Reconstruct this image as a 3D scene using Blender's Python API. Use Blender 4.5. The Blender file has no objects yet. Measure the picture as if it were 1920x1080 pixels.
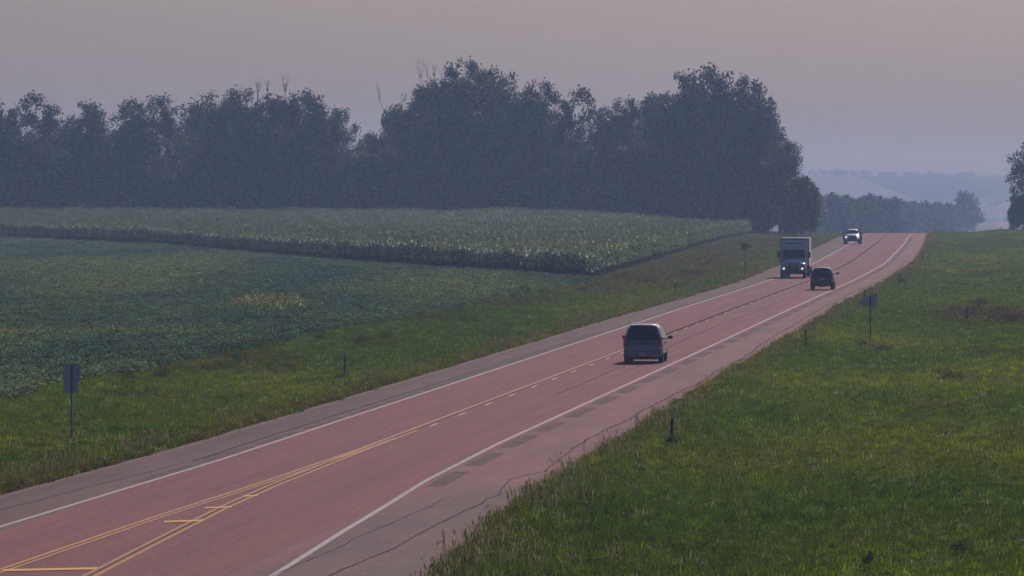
import bpy, math, random
import numpy as np
from mathutils import Vector, Matrix

S = bpy.context.scene
COL = S.collection
R = math.radians
rnd = random.Random(7)
rng = np.random.default_rng(11)

# ------------------------------------------------------------------ camera, sky, sun, exposure
CAM_H = 8.7
cam = bpy.data.cameras.new('camera')
cam.lens = 262.5
cam.sensor_width = 36
cam.clip_start = 1
cam.clip_end = 40000
cam_o = bpy.data.objects.new('camera', cam)
COL.objects.link(cam_o)
cam_o.location = (0, 0, CAM_H)
cam_o.rotation_euler = (R(90 - 0.839), 0, 0)
S.camera = cam_o

SUN_AZ, SUN_EL = 14.5, 29.0
w = bpy.data.worlds.new('World')
S.world = w
w.use_nodes = True
nt = w.node_tree
bg = nt.nodes['Background']
sky = nt.nodes.new('ShaderNodeTexSky')
sky.sky_type = 'NISHITA'
sky.sun_disc = False
sky.sun_elevation = R(SUN_EL)
sky.sun_rotation = R(SUN_AZ)
sky.air_density = 1.0
sky.dust_density = 2.5
sky.ozone_density = 4.0
tint = nt.nodes.new('ShaderNodeMix')
tint.data_type = 'RGBA'
tint.blend_type = 'MULTIPLY'
tint.inputs[0].default_value = 1.0
tint.inputs[7].default_value = (0.485, 0.525, 0.76, 1)       # smoky August air, the same over the whole sky
nt.links.new(sky.outputs[0], tint.inputs[6])
nt.links.new(tint.outputs[2], bg.inputs[0])
bg.inputs[1].default_value = 0.06

sun = bpy.data.lights.new('sun', 'SUN')
sun.energy = 3.6
sun.angle = R(0.5)
sun.color = (1.0, 0.94, 0.88)
sun_o = bpy.data.objects.new('sun', sun)
COL.objects.link(sun_o)
a, e = R(SUN_AZ), R(SUN_EL)
sdir = Vector((math.sin(a) * math.cos(e), math.cos(a) * math.cos(e), math.sin(e)))
sun_o.rotation_euler = sdir.to_track_quat('Z', 'Y').to_euler()

S.view_settings.view_transform = 'Standard'
S.view_settings.look = 'None'
S.view_settings.gamma = 1
S.view_settings.exposure = -0.12
try:
    S.cycles.volume_bounces = 1
    S.cycles.max_bounces = 6
    S.cycles.transparent_max_bounces = 8
except Exception:
    pass

# ------------------------------------------------------------------ the lie of the land
_gy = np.arange(-400, 16001, 1.0)
_cx = np.interp(_gy, [-400, -100, 100, 234, 378, 477.6, 609, 662, 766, 951, 994, 1387, 2400, 3500, 5000, 7500, 16000],
                [-53, -30.3, -15.3, -5.3, 5.6, 13.1, 23.2, 27.2, 34.5, 45.8, 48.4, 71, 145, 229, 330, 494, 1050])
_k = np.exp(-0.5 * (np.arange(-60, 61) / 22.0) ** 2)
_k /= _k.sum()
_cx = np.convolve(np.pad(_cx, 60, mode='edge'), _k, 'valid')
_sl = np.interp(_gy, [0, 1000, 2064, 2400, 6000, 6500, 7200, 8500, 8800, 16000],
                [0, 0, -.0200, -.0035, -.0035, 0, .0222, .0222, 0, -.004])
_zr = np.cumsum(_sl)
_zr -= np.interp(0, _gy, _zr)


def CX(y): return np.interp(y, _gy, _cx)
def ZR(y): return np.interp(y, _gy, _zr)


def sm(t):
    t = np.clip(t, 0, 1)
    return t * t * (3 - 2 * t)


def off_left(y): return np.interp(y, [-100, 160, 203, 240, 332, 455, 560, 640, 752, 950, 8000], [9, 7.0, 6.4, 5.9, 5.75, 5.7, 5.35, 5.5, 6.3, 6.7, 6.7])
def off_right(y): return np.interp(y, [-100, 120, 163, 182, 207, 286, 399, 512, 700, 8000], [12, 9.2, 8.2, 7.6, 7.2, 7.0, 6.8, 6.3, 6.2, 6.4])


def ZG(x, y):
    """height of the ground beside and under the road"""
    x = np.asarray(x, float)
    y = np.asarray(y, float)
    o = x - CX(y)
    z = ZR(y) - 0.06
    r = np.where(o > 0, o - off_right(y), -o - off_left(y))
    r = np.maximum(r, 0)
    depth = np.where(o > 0, 0.45, 0.35)
    z = z - depth * sm((r - 0.4) / 5.0) * (1 - sm((r - 7) / 6.0))
    z = z + np.where(o < 0, 1.0, 0.0) * 1.75 * sm((y - 1000) / 240) * sm((-o - 24) / 30) * (1 - sm((y - 1700) / 700))
    z = z + np.where(o > 0, 1.0, 0.0) * 0.5 * sm((y - 1000) / 250) * sm((o - 7) / 4) * (1 - sm((y - 1500) / 700))
    far = sm((y - 6700) / 1500)
    z = z + far * (2.4 * np.sin(x / 190.0 + 1) + 1.6 * np.sin(x / 67.0 + y / 900))
    return z


F = 14000.0
def spot(px, py):
    """where the ground lies that the photograph shows at this place"""
    h = 8.7
    for _ in range(12):
        y = F * h / (py - 335.0)
        x = (px - 960.0) / F * y
        z = float(ZG(x, y))
        h = 8.7 - z
    return x, y, z


# ------------------------------------------------------------------ helpers
def tag(o, label=None, cat=None, group=None, kind=None):
    if label: o['label'] = label
    if cat: o['category'] = cat
    if group: o['group'] = group
    if kind: o['kind'] = kind
    return o


def empty(name, loc, rz=0.0, label=None, cat=None, group=None, sc=1.0):
    o = bpy.data.objects.new(name, None)
    COL.objects.link(o)
    o.location = loc
    o.rotation_euler = (0, 0, rz)
    o.scale = (sc, sc, sc)
    return tag(o, label, cat, group)


def copy_tree(o, parent=None):
    c = o.copy()
    COL.objects.link(c)
    c.parent = parent
    for ch in list(o.children):
        copy_tree(ch, c)
    return c


def link(name, mesh, parent=None):
    o = bpy.data.objects.new(name, mesh)
    COL.objects.link(o)
    o.parent = parent
    return o


class MB:
    """collects shapes and links them as one mesh object"""
    def __init__(s): s.v, s.f = [], []

    def add(s, vs, fs):
        n = len(s.v)
        s.v += [tuple(p) for p in vs]
        s.f += [tuple(i + n for i in q) for q in fs]
        return s

    def box(s, x0, x1, y0, y1, z0, z1, b=0.0):
        if b <= 0:
            vs = [(x, y, z) for z in (z0, z1) for y in (y0, y1) for x in (x0, x1)]
            return s.add(vs, [(0, 2, 3, 1), (4, 5, 7, 6), (0, 1, 5, 4), (2, 6, 7, 3), (0, 4, 6, 2), (1, 3, 7, 5)])
        # box with chamfered edges
        vs, idx = [], {}
        for k, z in enumerate((z0, z1)):
            for j, y in enumerate((y0, y1)):
                for i, x in enumerate((x0, x1)):
                    sx, sy, sz = (b, -b)[i], (b, -b)[j], (b, -b)[k]
                    idx[i, j, k, 0] = len(vs); vs.append((x, y + sy, z + sz))
                    idx[i, j, k, 1] = len(vs); vs.append((x + sx, y, z + sz))
                    idx[i, j, k, 2] = len(vs); vs.append((x + sx, y + sy, z))
        f = []
        for c in (0, 1):
            f.append([idx[c, 0, 0, 0], idx[c, 1, 0, 0], idx[c, 1, 1, 0], idx[c, 0, 1, 0]])
            f.append([idx[0, c, 0, 1], idx[1, c, 0, 1], idx[1, c, 1, 1], idx[0, c, 1, 1]])
            f.append([idx[0, 0, c, 2], idx[1, 0, c, 2], idx[1, 1, c, 2], idx[0, 1, c, 2]])
        for p in (0, 1):
            for q in (0, 1):
                f.append([idx[0, p, q, 1], idx[1, p, q, 1], idx[1, p, q, 2], idx[0, p, q, 2]])
                f.append([idx[p, 0, q, 0], idx[p, 1, q, 0], idx[p, 1, q, 2], idx[p, 0, q, 2]])
                f.append([idx[p, q, 0, 0], idx[p, q, 1, 0], idx[p, q, 1, 1], idx[p, q, 0, 1]])
        for p in (0, 1):
            for q in (0, 1):
                for r_ in (0, 1):
                    f.append([idx[p, q, r_, 0], idx[p, q, r_, 1], idx[p, q, r_, 2]])
        return s.add(vs, f)

    def tube(s, pts, rads, n=8, cap=True):
        pts = [Vector(p) for p in pts]
        vs, fs = [], []
        for i, p in enumerate(pts):
            d = (pts[min(i + 1, len(pts) - 1)] - pts[max(i - 1, 0)]).normalized()
            u = d.cross(Vector((0.31, 0.95, 0.05)))
            if u.length < 1e-3: u = d.cross(Vector((1, 0, 0)))
            u.normalize()
            v = d.cross(u)
            for k in range(n):
                t = 2 * math.pi * k / n
                vs.append(p + (u * math.cos(t) + v * math.sin(t)) * rads[i])
        for i in range(len(pts) - 1):
            for k in range(n):
                fs.append((i * n + k, i * n + (k + 1) % n, (i + 1) * n + (k + 1) % n, (i + 1) * n + k))
        if cap:
            fs.append(tuple(range(n))[::-1])
            fs.append(tuple((len(pts) - 1) * n + k for k in range(n)))
        return s.add(vs, fs)

    def lathe_x(s, prof, cx, cy, cz, n=20):
        """prof: (x, r) pairs turned about the x axis"""
        vs, fs = [], []
        for x, r in prof:
            for k in range(n):
                t = 2 * math.pi * k / n
                vs.append((cx + x, cy + r * math.cos(t), cz + r * math.sin(t)))
        m = len(prof)
        for i in range(m - 1):
            for k in range(n):
                fs.append((i * n + k, i * n + (k + 1) % n, (i + 1) * n + (k + 1) % n, (i + 1) * n + k))
        fs.append(tuple(range(n)))
        fs.append(tuple((m - 1) * n + k for k in range(n))[::-1])
        return s.add(vs, fs)

    def mesh(s, name, mat, smooth=False):
        m = bpy.data.meshes.new(name)
        m.from_pydata(s.v, [], s.f)
        m.materials.append(mat)
        if smooth:
            m.polygons.foreach_set('use_smooth', [True] * len(m.polygons))
        m.update()
        import bmesh
        b = bmesh.new(); b.from_mesh(m)
        bmesh.ops.recalc_face_normals(b, faces=b.faces)
        b.to_mesh(m); b.free()
        return m

    def build(s, name, mat, parent=None, smooth=False):
        return link(name, s.mesh(name, mat, smooth), parent)


def np_mesh(name, verts, quads, mat=None, uv=None, smooth=False):
    verts = np.asarray(verts, np.float32)
    quads = np.asarray(quads, np.int32)
    m = bpy.data.meshes.new(name)
    n, k = quads.shape
    m.vertices.add(len(verts))
    m.vertices.foreach_set('co', verts.ravel())
    m.loops.add(n * k)
    m.loops.foreach_set('vertex_index', quads.ravel())
    m.polygons.add(n)
    m.polygons.foreach_set('loop_start', np.arange(0, n * k, k, dtype=np.int32))
    m.polygons.foreach_set('loop_total', np.full(n, k, dtype=np.int32))
    if uv is not None:
        l = m.uv_layers.new(name='UVMap')
        l.data.foreach_set('uv', np.asarray(uv, np.float32)[quads.ravel()].ravel())
    if smooth:
        m.polygons.foreach_set('use_smooth', np.ones(n, dtype=bool))
    m.update(calc_edges=True)
    if mat: m.materials.append(mat)
    return m


# ------------------------------------------------------------------ materials
class N:
    def __init__(s, name):
        s.m = bpy.data.materials.new(name)
        s.m.use_nodes = True
        s.t = s.m.node_tree
        s.b = s.t.nodes['Principled BSDF']
        s.out = s.t.nodes['Material Output']

    def n(s, kind, **kw):
        x = s.t.nodes.new('ShaderNode' + kind)
        for k, v in kw.items(): setattr(x, k, v)
        return x

    def l(s, a_, b_): s.t.links.new(a_, b_)

    def noise(s, vec, scale, detail=4, rough=0.6):
        x = s.n('TexNoise')
        x.inputs['Scale'].default_value = scale
        x.inputs['Detail'].default_value = detail
        x.inputs['Roughness'].default_value = rough
        if vec is not None: s.l(vec, x.inputs['Vector'])
        return x.outputs['Fac']

    def ramp(s, fac, stops):
        x = s.n('ValToRGB')
        cr = x.color_ramp
        while len(cr.elements) < len(stops): cr.elements.new(0.5)
        for el, (p, c) in zip(cr.elements, stops):
            el.position = p
            el.color = (*c, 1) if len(c) == 3 else c
        s.l(fac, x.inputs[0])
        return x.outputs[0]

    def mix(s, fac, a_, b_, blend='MIX'):
        x = s.n('Mix', data_type='RGBA', blend_type=blend)
        for v, i in ((fac, 0), (a_, 6), (b_, 7)):
            if hasattr(v, 'is_output') or hasattr(v, 'links'): s.l(v, x.inputs[i])
            elif isinstance(v, (int, float)): x.inputs[i].default_value = v
            else: x.inputs[i].default_value = (*v, 1)
        return x.outputs[2]

    def math(s, op, a_, b_=None, clamp=False):
        x = s.n('Math', operation=op, use_clamp=clamp)
        for v, i in ((a_, 0), (b_, 1)):
            if v is None: continue
            if hasattr(v, 'is_output'): s.l(v, x.inputs[i])
            else: x.inputs[i].default_value = v
        return x.outputs[0]

    def pos(s, scale=(1, 1, 1)):
        g = s.n('NewGeometry')
        mp = s.n('Mapping')
        mp.inputs['Scale'].default_value = scale
        s.l(g.outputs['Position'], mp.inputs['Vector'])
        return mp.outputs[0]

    def obj(s, scale=(1, 1, 1)):
        g = s.n('TexCoord')
        mp = s.n('Mapping')
        mp.inputs['Scale'].default_value = scale
        s.l(g.outputs['Object'], mp.inputs['Vector'])
        return mp.outputs[0]

    def bump(s, h, strength=0.3, dist=0.02):
        x = s.n('Bump')
        x.inputs['Strength'].default_value = strength
        x.inputs['Distance'].default_value = dist
        s.l(h, x.inputs['Height'])
        s.l(x.outputs[0], s.b.inputs['Normal'])

    def set(s, rough=None, metal=None, coat=None, color=None, spec=None):
        if rough is not None: s.b.inputs['Roughness'].default_value = rough
        if metal is not None: s.b.inputs['Metallic'].default_value = metal
        if coat is not None: s.b.inputs['Coat Weight'].default_value = coat
        if spec is not None: s.b.inputs['Specular IOR Level'].default_value = spec
        if color is not None:
            if hasattr(color, 'is_output'): s.l(color, s.b.inputs['Base Color'])
            else: s.b.inputs['Base Color'].default_value = (*color, 1)
        return s.m


def plain(name, col, rough=0.6, metal=0.0, coat=0.0, var=0.15, scale=6.0, spec=None):
    """a colour with wear: uneven tone and roughness, fine grain"""
    m = N(name)
    f = m.noise(m.obj(), scale)
    c = m.ramp(f, [(0.3, tuple(x * (1 - var) for x in col)), (0.7, tuple(min(1, x * (1 + var)) for x in col))])
    m.set(rough, metal, coat, c, spec)
    r_ = m.ramp(m.noise(m.obj(), scale * 2.3), [(0.3, (max(0, rough - .06),) * 3), (0.7, (min(1, rough + .08),) * 3)])
    m.l(r_, m.b.inputs['Roughness'])
    return m.m


def lamp(name, col, strength):
    m = N(name)
    m.b.inputs['Base Color'].default_value = (*col, 1)
    m.b.inputs['Emission Color'].default_value = (*col, 1)
    m.b.inputs['Emission Strength'].default_value = strength
    m.set(0.15)
    return m.m


def leaf_mat(name, lo, hi, trans=0.35, rough=0.5, spec=0.35, attr=None):
    """foliage: green varies by instance and leaf, bright highlights put into the colour, light comes through"""
    m = N(name)
    if attr:
        at = m.n('Attribute', attribute_type='INSTANCER', attribute_name=attr)
        base = at.outputs['Color']
        g = m.n('NewGeometry')
        f = m.noise(m.pos(), 2.2, 3)
        v = m.ramp(f, [(0.3, (0.72,) * 3), (0.7, (1.3,) * 3)])
        rr = m.ramp(g.outputs['Random Per Island'], [(0.0, (0.45, 0.48, 0.45)), (0.80, (1.1, 1.1, 1.05)), (0.92, (1.4, 1.4, 1.4)), (1.0, (2.3, 2.3, 2.6))])  # bright tail paints pale glints on a few leaves
        c = m.mix(1.0, base, v, 'MULTIPLY')
        c = m.mix(1.0, c, rr, 'MULTIPLY')
    else:
        g = m.n('NewGeometry')
        oi = m.n('ObjectInfo')
        f1 = m.ramp(m.noise(m.obj(), 9.0, 4, 0.65), [(0.36, (0.0,) * 3), (0.66, (1.0,) * 3)])
        t = m.math('ADD', m.math('MULTIPLY', g.outputs['Random Per Island'], 0.35), m.math('MULTIPLY', f1, 0.65))
        c = m.ramp(t, [(0.2, lo), (0.9, hi)])
        k = m.ramp(oi.outputs['Random'], [(0.0, (0.55, 0.62, 0.70)), (1.0, (1.45, 1.35, 1.1))])
        c = m.mix(1.0, c, k, 'MULTIPLY')
    m.set(rough, color=c, spec=spec)
    tr = m.n('BsdfTranslucent')
    m.l(c, tr.inputs['Color'])
    mx = m.n('MixShader')
    mx.inputs[0].default_value = trans
    m.l(m.b.outputs[0], mx.inputs[1])
    m.l(tr.outputs[0], mx.inputs[2])
    m.l(mx.outputs[0], m.out.inputs['Surface'])
    return m.m


M = {}
M['leaf'] = leaf_mat('tree_leaves', (0.005, 0.012, 0.015), (0.135, 0.195, 0.140), 0.38, 0.6, 0.10)  # leaf highlights and a hazy blue cast are put into this colour
M['leaf_light'] = leaf_mat('light_tree_leaves', (0.045, 0.080, 0.028), (0.180, 0.255, 0.090), 0.45, 0.6, 0.10)
M['weed'] = leaf_mat('dark_weed_leaves', (0.022, 0.045, 0.014), (0.075, 0.120, 0.030), 0.35, 0.8, 0.03)
M['weed_red'] = leaf_mat('dry_weed_stems', (0.040, 0.038, 0.026), (0.090, 0.072, 0.046), 0.3, 0.8, 0.03)
M['grass'] = leaf_mat('grass_blades', None, None, 0.45, 0.6, 0.04, attr='tint')
M['bean'] = leaf_mat('bean_leaves', None, None, 0.22, 0.8, 0.02, attr='tint')
M['corn'] = leaf_mat('corn_leaves', None, None, 0.32, 0.5, 0.06, attr='tint')
M['tassel'] = leaf_mat('corn_tassels', (0.13, 0.18, 0.05), (0.26, 0.27, 0.10), 0.5, 0.8, 0.05)  # lightened so the colour carries sky and sun glare on the corn tops
M['bark'] = plain('bark', (0.075, 0.062, 0.050), 0.9, var=0.35, scale=1.5)

# ground
m = N('ground_soil_and_turf')
big = m.noise(m.pos((0.03, 0.008, 0.05)), 1.0, 5)
c1 = m.ramp(big, [(0.3, (0.030, 0.045, 0.018)), (0.55, (0.045, 0.060, 0.024)), (0.75, (0.070, 0.060, 0.034))])
fine = m.noise(m.pos(), 3.0, 6, 0.75)
c2 = m.ramp(fine, [(0.3, (0.45, 0.45, 0.45)), (0.7, (1.4, 1.4, 1.4))])
c = m.mix(1.0, c1, c2, 'MULTIPLY')
m.set(0.95, color=c, spec=0.1)
m.bump(fine, 0.8, 0.25)
M['ground'] = m.m

# pink chip-seal road; uv = (metres from the centre, metres along)
m = N('pink_quartzite_asphalt')
uv = m.n('UVMap')
sx = m.n('SeparateXYZ')
m.l(uv.outputs[0], sx.inputs[0])
u, v = sx.outputs[0], sx.outputs[1]
au = m.math('ABSOLUTE', u)


def uvmap(mm, uvn, sc):
    mp = mm.n('Mapping')
    mp.inputs['Scale'].default_value = sc
    mm.l(uvn.outputs[0], mp.inputs['Vector'])
    return mp.outputs[0]


streak = m.noise(uvmap(m, uv, (1.6, 0.010, 1)), 1.0, 6, 0.75)
blot = m.ramp(m.noise(uvmap(m, uv, (0.7, 0.035, 1)), 1.0, 5, 0.7), [(0.30, (0.84, 0.85, 0.86)), (0.70, (1.12, 1.10, 1.10))])
patchy = m.noise(uvmap(m, uv, (0.5, 0.05, 1)), 1.0, 4, 0.6)
grain = m.noise(uvmap(m, uv, (7, 2.2, 1)), 1.0, 6, 0.85)
lane = m.ramp(streak, [(0.30, (0.225, 0.076, 0.078)), (0.55, (0.275, 0.092, 0.090)), (0.75, (0.325, 0.112, 0.108))])
shl = m.ramp(patchy, [(0.3, (0.165, 0.090, 0.075)), (0.7, (0.210, 0.120, 0.102))])
shr = m.ramp(patchy, [(0.3, (0.225, 0.092, 0.088)), (0.7, (0.29, 0.122, 0.116))])
isl = m.ramp(m.math('ADD', m.math('MULTIPLY', u, -1.0), -2.9), [(0.0, (0, 0, 0)), (1.0, (1, 1, 1))])
ml = m.math('MULTIPLY', m.math('SUBTRACT', m.math('MULTIPLY', u, -1.0), 3.55), 12.0, True)
mr = m.math('MULTIPLY', m.math('SUBTRACT', u, 4.25), 6.0, True)
c = m.mix(ml, lane, shl)
c = m.mix(mr, c, shr)
# worn grey sealed area on the near right shoulder
nr = m.math('MULTIPLY', m.math('MULTIPLY', m.math('SUBTRACT', 214.0, v), 0.10, True), m.math('MULTIPLY', m.math('SUBTRACT', u, 4.6), 2.0, True), True)
gb = m.ramp(m.noise(uvmap(m, uv, (0.30, 0.07, 1)), 1.0, 4, 0.6), [(0.38, (0.0,) * 3), (0.62, (1.0,) * 3)])
c = m.mix(m.math('MULTIPLY', nr, m.math('ADD', 0.35, m.math('MULTIPLY', gb, 0.65))), c, (0.150, 0.092, 0.082))
c = m.mix(1.0, c, blot, 'MULTIPLY')
g2 = m.ramp(grain, [(0.30, (0.58,) * 3), (0.70, (1.42,) * 3)])
c = m.mix(1.0, c, g2, 'MULTIPLY')
# wheel tracks a little darker and smoother
wt = m.math('SINE', m.math('MULTIPLY', m.math('ADD', au, -0.45), 3.6))
wt = m.math('MULTIPLY', m.math('MULTIPLY', wt, 0.5), m.math('LESS_THAN', au, 3.4), True)
c = m.mix(m.math('MULTIPLY', wt, 0.35), c, m.mix(1.0, c, (0.80, 0.78, 0.80), 'MULTIPLY'))
m.set(0.9, color=c, spec=0.05)
m.bump(grain, 0.5, 0.01)
M['road'] = m.m


def paint(name, col, worn=0.45):
    m = N(name)
    f = m.noise(m.pos((4, 1.2, 1)), 1.0, 5, 0.75)
    g = m.noise(m.pos((0.4, 0.02, 1)), 1.0, 2)
    t = m.math('ADD', m.math('MULTIPLY', f, 0.75), m.math('MULTIPLY', g, 0.25))
    c = m.ramp(t, [(worn - .1, (0.27, 0.16, 0.15)), (worn + .05, col), (1.0, tuple(min(1, x * 1.1) for x in col))])
    m.set(0.8, color=c, spec=0.08)
    return m.m


M['white_paint'] = paint('white_road_paint', (0.50, 0.37, 0.38), 0.44)
M['yellow_paint'] = paint('yellow_road_paint', (0.54, 0.20, 0.055), 0.46)
M['dash_paint'] = paint('faded_yellow_dash_paint', (0.66, 0.42, 0.24), 0.38)
M['yellow_bright'] = paint('fresh_yellow_paint', (0.80, 0.40, 0.09), 0.30)
M['seal'] = plain('grey_asphalt_seal', (0.140, 0.080, 0.072), 0.9, var=0.35, scale=0.8, spec=0.04)
M['crack'] = plain('dark_crack_filler', (0.065, 0.040, 0.040), 0.9, spec=0.03)
m = N('pink_gravel')
f = m.noise(m.pos(), 9, 5, 0.8)
m.set(0.95, color=m.ramp(f, [(0.3, (0.13, 0.06, 0.05)), (0.7, (0.34, 0.18, 0.15))]), spec=0.15)
m.bump(f, 0.8, 0.05)
M['gravel'] = m.m

# ------------------------------------------------------------------ ground sheet
offs = np.array([-2500, -1600, -900, -500, -320, -220, -160, -120, -90, -70, -55, -48, -42, -36, -31, -27, -24, -21, -18.5, -16,
                 -14, -12.5, -11, -10, -9, -8, -7.3, -6.8, -6.2, -5, 0, 5, 6.3, 6.8, 7.4, 8, 9, 10, 11, 12.5, 14, 16, 18, 20.5, 24, 28, 34,
                 42, 52, 64, 80, 105, 140, 190, 260, 400, 700, 1200, 1900, 2500.])
ys = np.concatenate([np.arange(-120, 1300, 8), np.arange(1300, 2600, 25), np.arange(2600, 6000, 100), np.arange(6000, 10401, 80)]).astype(float)
OO, YY = np.meshgrid(offs, ys)
fade = np.clip(1 - np.abs(OO) / 400, 0, 1)
XX = CX(YY) * fade + OO
ZZ = ZG(XX, YY) + np.where((np.abs(OO) > 7.5), 1, 0) * 0.05 * np.sin(XX * 0.9 + YY * 0.13) * np.sin(YY * 0.21)
nv = len(offs)
V = np.stack([XX.ravel(), YY.ravel(), ZZ.ravel()], 1)
i0 = (np.arange(len(ys) - 1)[:, None] * nv + np.arange(nv - 1)[None, :]).ravel()
Q = np.stack([i0, i0 + 1, i0 + nv + 1, i0 + nv], 1)
ground = link('ground', np_mesh('ground', V, Q, M['ground'], smooth=True))
tag(ground, kind='structure')

# ------------------------------------------------------------------ road
rys = np.concatenate([np.arange(-60, 1500, 4), np.arange(1500, 6350, 25)]).astype(float)


def strip(name, y0, y1, o0, o1, mat, lift, parent=None, step=None):
    """a sheet along the road between two offsets (numbers or functions of y)"""
    yy = rys[(rys > y0) & (rys < y1)]
    yy = np.concatenate([[y0], yy, [y1]])
    a0 = o0(yy) if callable(o0) else np.full_like(yy, o0)
    a1 = o1(yy) if callable(o1) else np.full_like(yy, o1)
    n = len(yy)
    vs = np.zeros((n * 2, 3))
    vs[0::2, 0] = CX(yy) + a0
    vs[1::2, 0] = CX(yy) + a1
    vs[0::2, 1] = vs[1::2, 1] = yy
    vs[0::2, 2] = vs[1::2, 2] = ZR(yy) + lift
    q = np.array([(2 * i, 2 * i + 1, 2 * i + 3, 2 * i + 2) for i in range(n - 1)])
    uvc = np.zeros((n * 2, 2))
    uvc[0::2, 0] = a0
    uvc[1::2, 0] = a1
    uvc[0::2, 1] = uvc[1::2, 1] = yy
    return link(name, np_mesh(name, vs, q, mat, uvc), parent)


# pavement slab: top sheet with side drops
cols = [lambda y: -off_left(y) - .12, lambda y: -off_left(y), lambda y: y * 0 - 3.5, lambda y: y * 0, lambda y: y * 0 + 3.9, lambda y: off_right(y), lambda y: off_right(y) + .12]
lift = [-.16, 0, 0, 0, 0, 0, -.16]
A = np.stack([f_(rys) for f_ in cols], 1)
wob = 0.10 * np.sin(rys * 0.31) + 0.07 * np.sin(rys * 0.83 + 1) + rng.normal(0, .05, len(rys))
for j in (0, 1): A[:, j] += wob * 0.35
for j in (5, 6): A[:, j] += wob * 1.2
nv = len(cols)
V = np.stack([(CX(rys)[:, None] + A).ravel(), np.repeat(rys, nv), (ZR(rys)[:, None] + np.array(lift)[None, :]).ravel()], 1)
i0 = (np.arange(len(rys) - 1)[:, None] * nv + np.arange(nv - 1)[None, :]).ravel()
Q = np.stack([i0, i0 + 1, i0 + nv + 1, i0 + nv], 1)
road = link('road', np_mesh('road', V, Q, M['road'], np.stack([A.ravel(), np.repeat(rys, nv)], 1)))
tag(road, kind='structure')

# painted lines and wear, all parts of the road
def lcurve(pts):
    return lambda y: np.interp(y, [p[0] for p in pts], [p[1] for p in pts])


Lw = lcurve([(0, -5.5), (163, -4.2), (186, -3.95), (231, -3.5), (8000, -3.5)])
Rw = lcurve([(0, 9), (120, 6.4), (163, 5.35), (183, 4.9), (199, 4.6), (215, 4.25), (245, 4.02), (400, 4.0), (600, 3.8), (8000, 3.6)])
strip('white_edge_line', -40, 6320, lambda y: Lw(y) - .07, lambda y: Lw(y) + .09, M['white_paint'], .008, road)
strip('white_edge_line', -40, 6320, lambda y: Rw(y) - .09, lambda y: Rw(y) + .07, M['white_paint'], .008, road)
yl = lcurve([(100, -2.2), (165, -1.0), (190, -.75), (214, -.32), (240, -.05), (400, 0)])
yr = lcurve([(100, 3.2), (164, 1.4), (178, 1.0), (197, .5), (212, .28), (240, .18), (400, .18)])
strip('yellow_line', 60, 400, lambda y: yl(y) - .10, lambda y: yl(y) + .04, M['yellow_paint'], .008, road)
strip('yellow_line', 60, 250, lambda y: yl(y) + .13, lambda y: yl(y) + .24, M['yellow_paint'], .009, road)
strip('yellow_line', 60, 245, lambda y: yr(y) - .26, lambda y: yr(y) - .15, M['yellow_paint'], .010, road)
strip('yellow_line', 60, 258, lambda y: yr(y) - .04, lambda y: yr(y) + .09, M['yellow_paint'], .008, road)
strip('centre_joint', 60, 1400, lambda y: yr(y) - .145, lambda y: yr(y) - .045, M['seal'], .004, road)
strip('centre_rumble_strip', 395, 1400, -.13, .16, M['seal'], .004, road)
y = 262.0
while y < 1150:
    strip('yellow_dash', y, y + 3.05, .25, .35, M['dash_paint'], .008, road)
    y += 12.2
for (x0, y0, x1, y1, wd) in ((-11.3, 165.6, -9.25, 166.4, .9), (-8.82, 189.0, -7.86, 189.8, .9), (-8.1, 197.0, -7.42, 197.6, .8), (-7.36, 204.3, -6.98, 204.8, .8)):
    mb = MB()
    mb.add([(x0, y0 - wd / 2, .013), (x1, y1 - wd / 2, .013), (x1, y1 + wd / 2, .013), (x0, y0 + wd / 2, .013)], [(0, 1, 2, 3)])
    mb.build('yellow_hatch_bar', M['yellow_bright'], road)
# rumble strip patches milled beside the edge lines
y = 211.0
while y < 1150:
    strip('rumble_strip', y, y + 11.0 + rnd.uniform(-1, 1), lambda t: Rw(t) + .26, lambda t: Rw(t) + .78, M['seal'], .004, road)
    y += 15.3
y = 214.0
while y < 1250:
    strip('rumble_strip', y, y + 12.4 + rnd.uniform(-1.4, 1.4) if y < 560 else y + 15.3, lambda t: Lw(t) - .48, lambda t: Lw(t) - .14, M['seal'], .004, road)
    y += 15.3


def crack(pts, wd, jit, name='crack'):
    """a wandering crack in the pavement: (y, offset) points"""
    yy = np.arange(pts[0][0], pts[-1][0], 0.8)
    oo = np.interp(yy, [p[0] for p in pts], [p[1] for p in pts])
    jj = np.cumsum(rng.normal(0, jit, len(yy)))
    jj -= np.linspace(0, jj[-1], len(jj))
    oo = oo + jj
    ww = wd * rng.uniform(.5, 1.4, len(yy))
    vs, q = [], []
    for i in range(len(yy)):
        cx, z = float(CX(yy[i])), float(ZR(yy[i])) + .012
        vs += [(cx + oo[i] - ww[i], yy[i], z), (cx + oo[i] + ww[i], yy[i], z)]
        if i: q.append((2 * i - 2, 2 * i - 1, 2 * i + 1, 2 * i))
    link(name, np_mesh(name, vs, q, M['crack']), road)


crack([(150, 6.3), (163, 6.6), (175, 6.75), (190, 6.85), (206, 7.0), (216, 6.6), (222, 7.25), (240, 6.85)], .020, .022)
crack([(240, 6.75), (290, 6.6), (330, 6.65), (420, 6.35)], .03, .02)
crack([(420, 6.2), (520, 6.0), (700, 5.8), (800, 5.8)], .035, .015)
crack([(160, 5.3), (180, 5.6), (205, 5.9)], .010, .025)
crack([(180, -5.6), (200, -5.2), (230, -4.3)], .014, .02)
crack([(230, -4.2), (320, -4.15), (420, -4.1)], .03, .01)
crack([(300, 2.0), (380, 1.7), (520, 1.9)], .02, .02)


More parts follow.
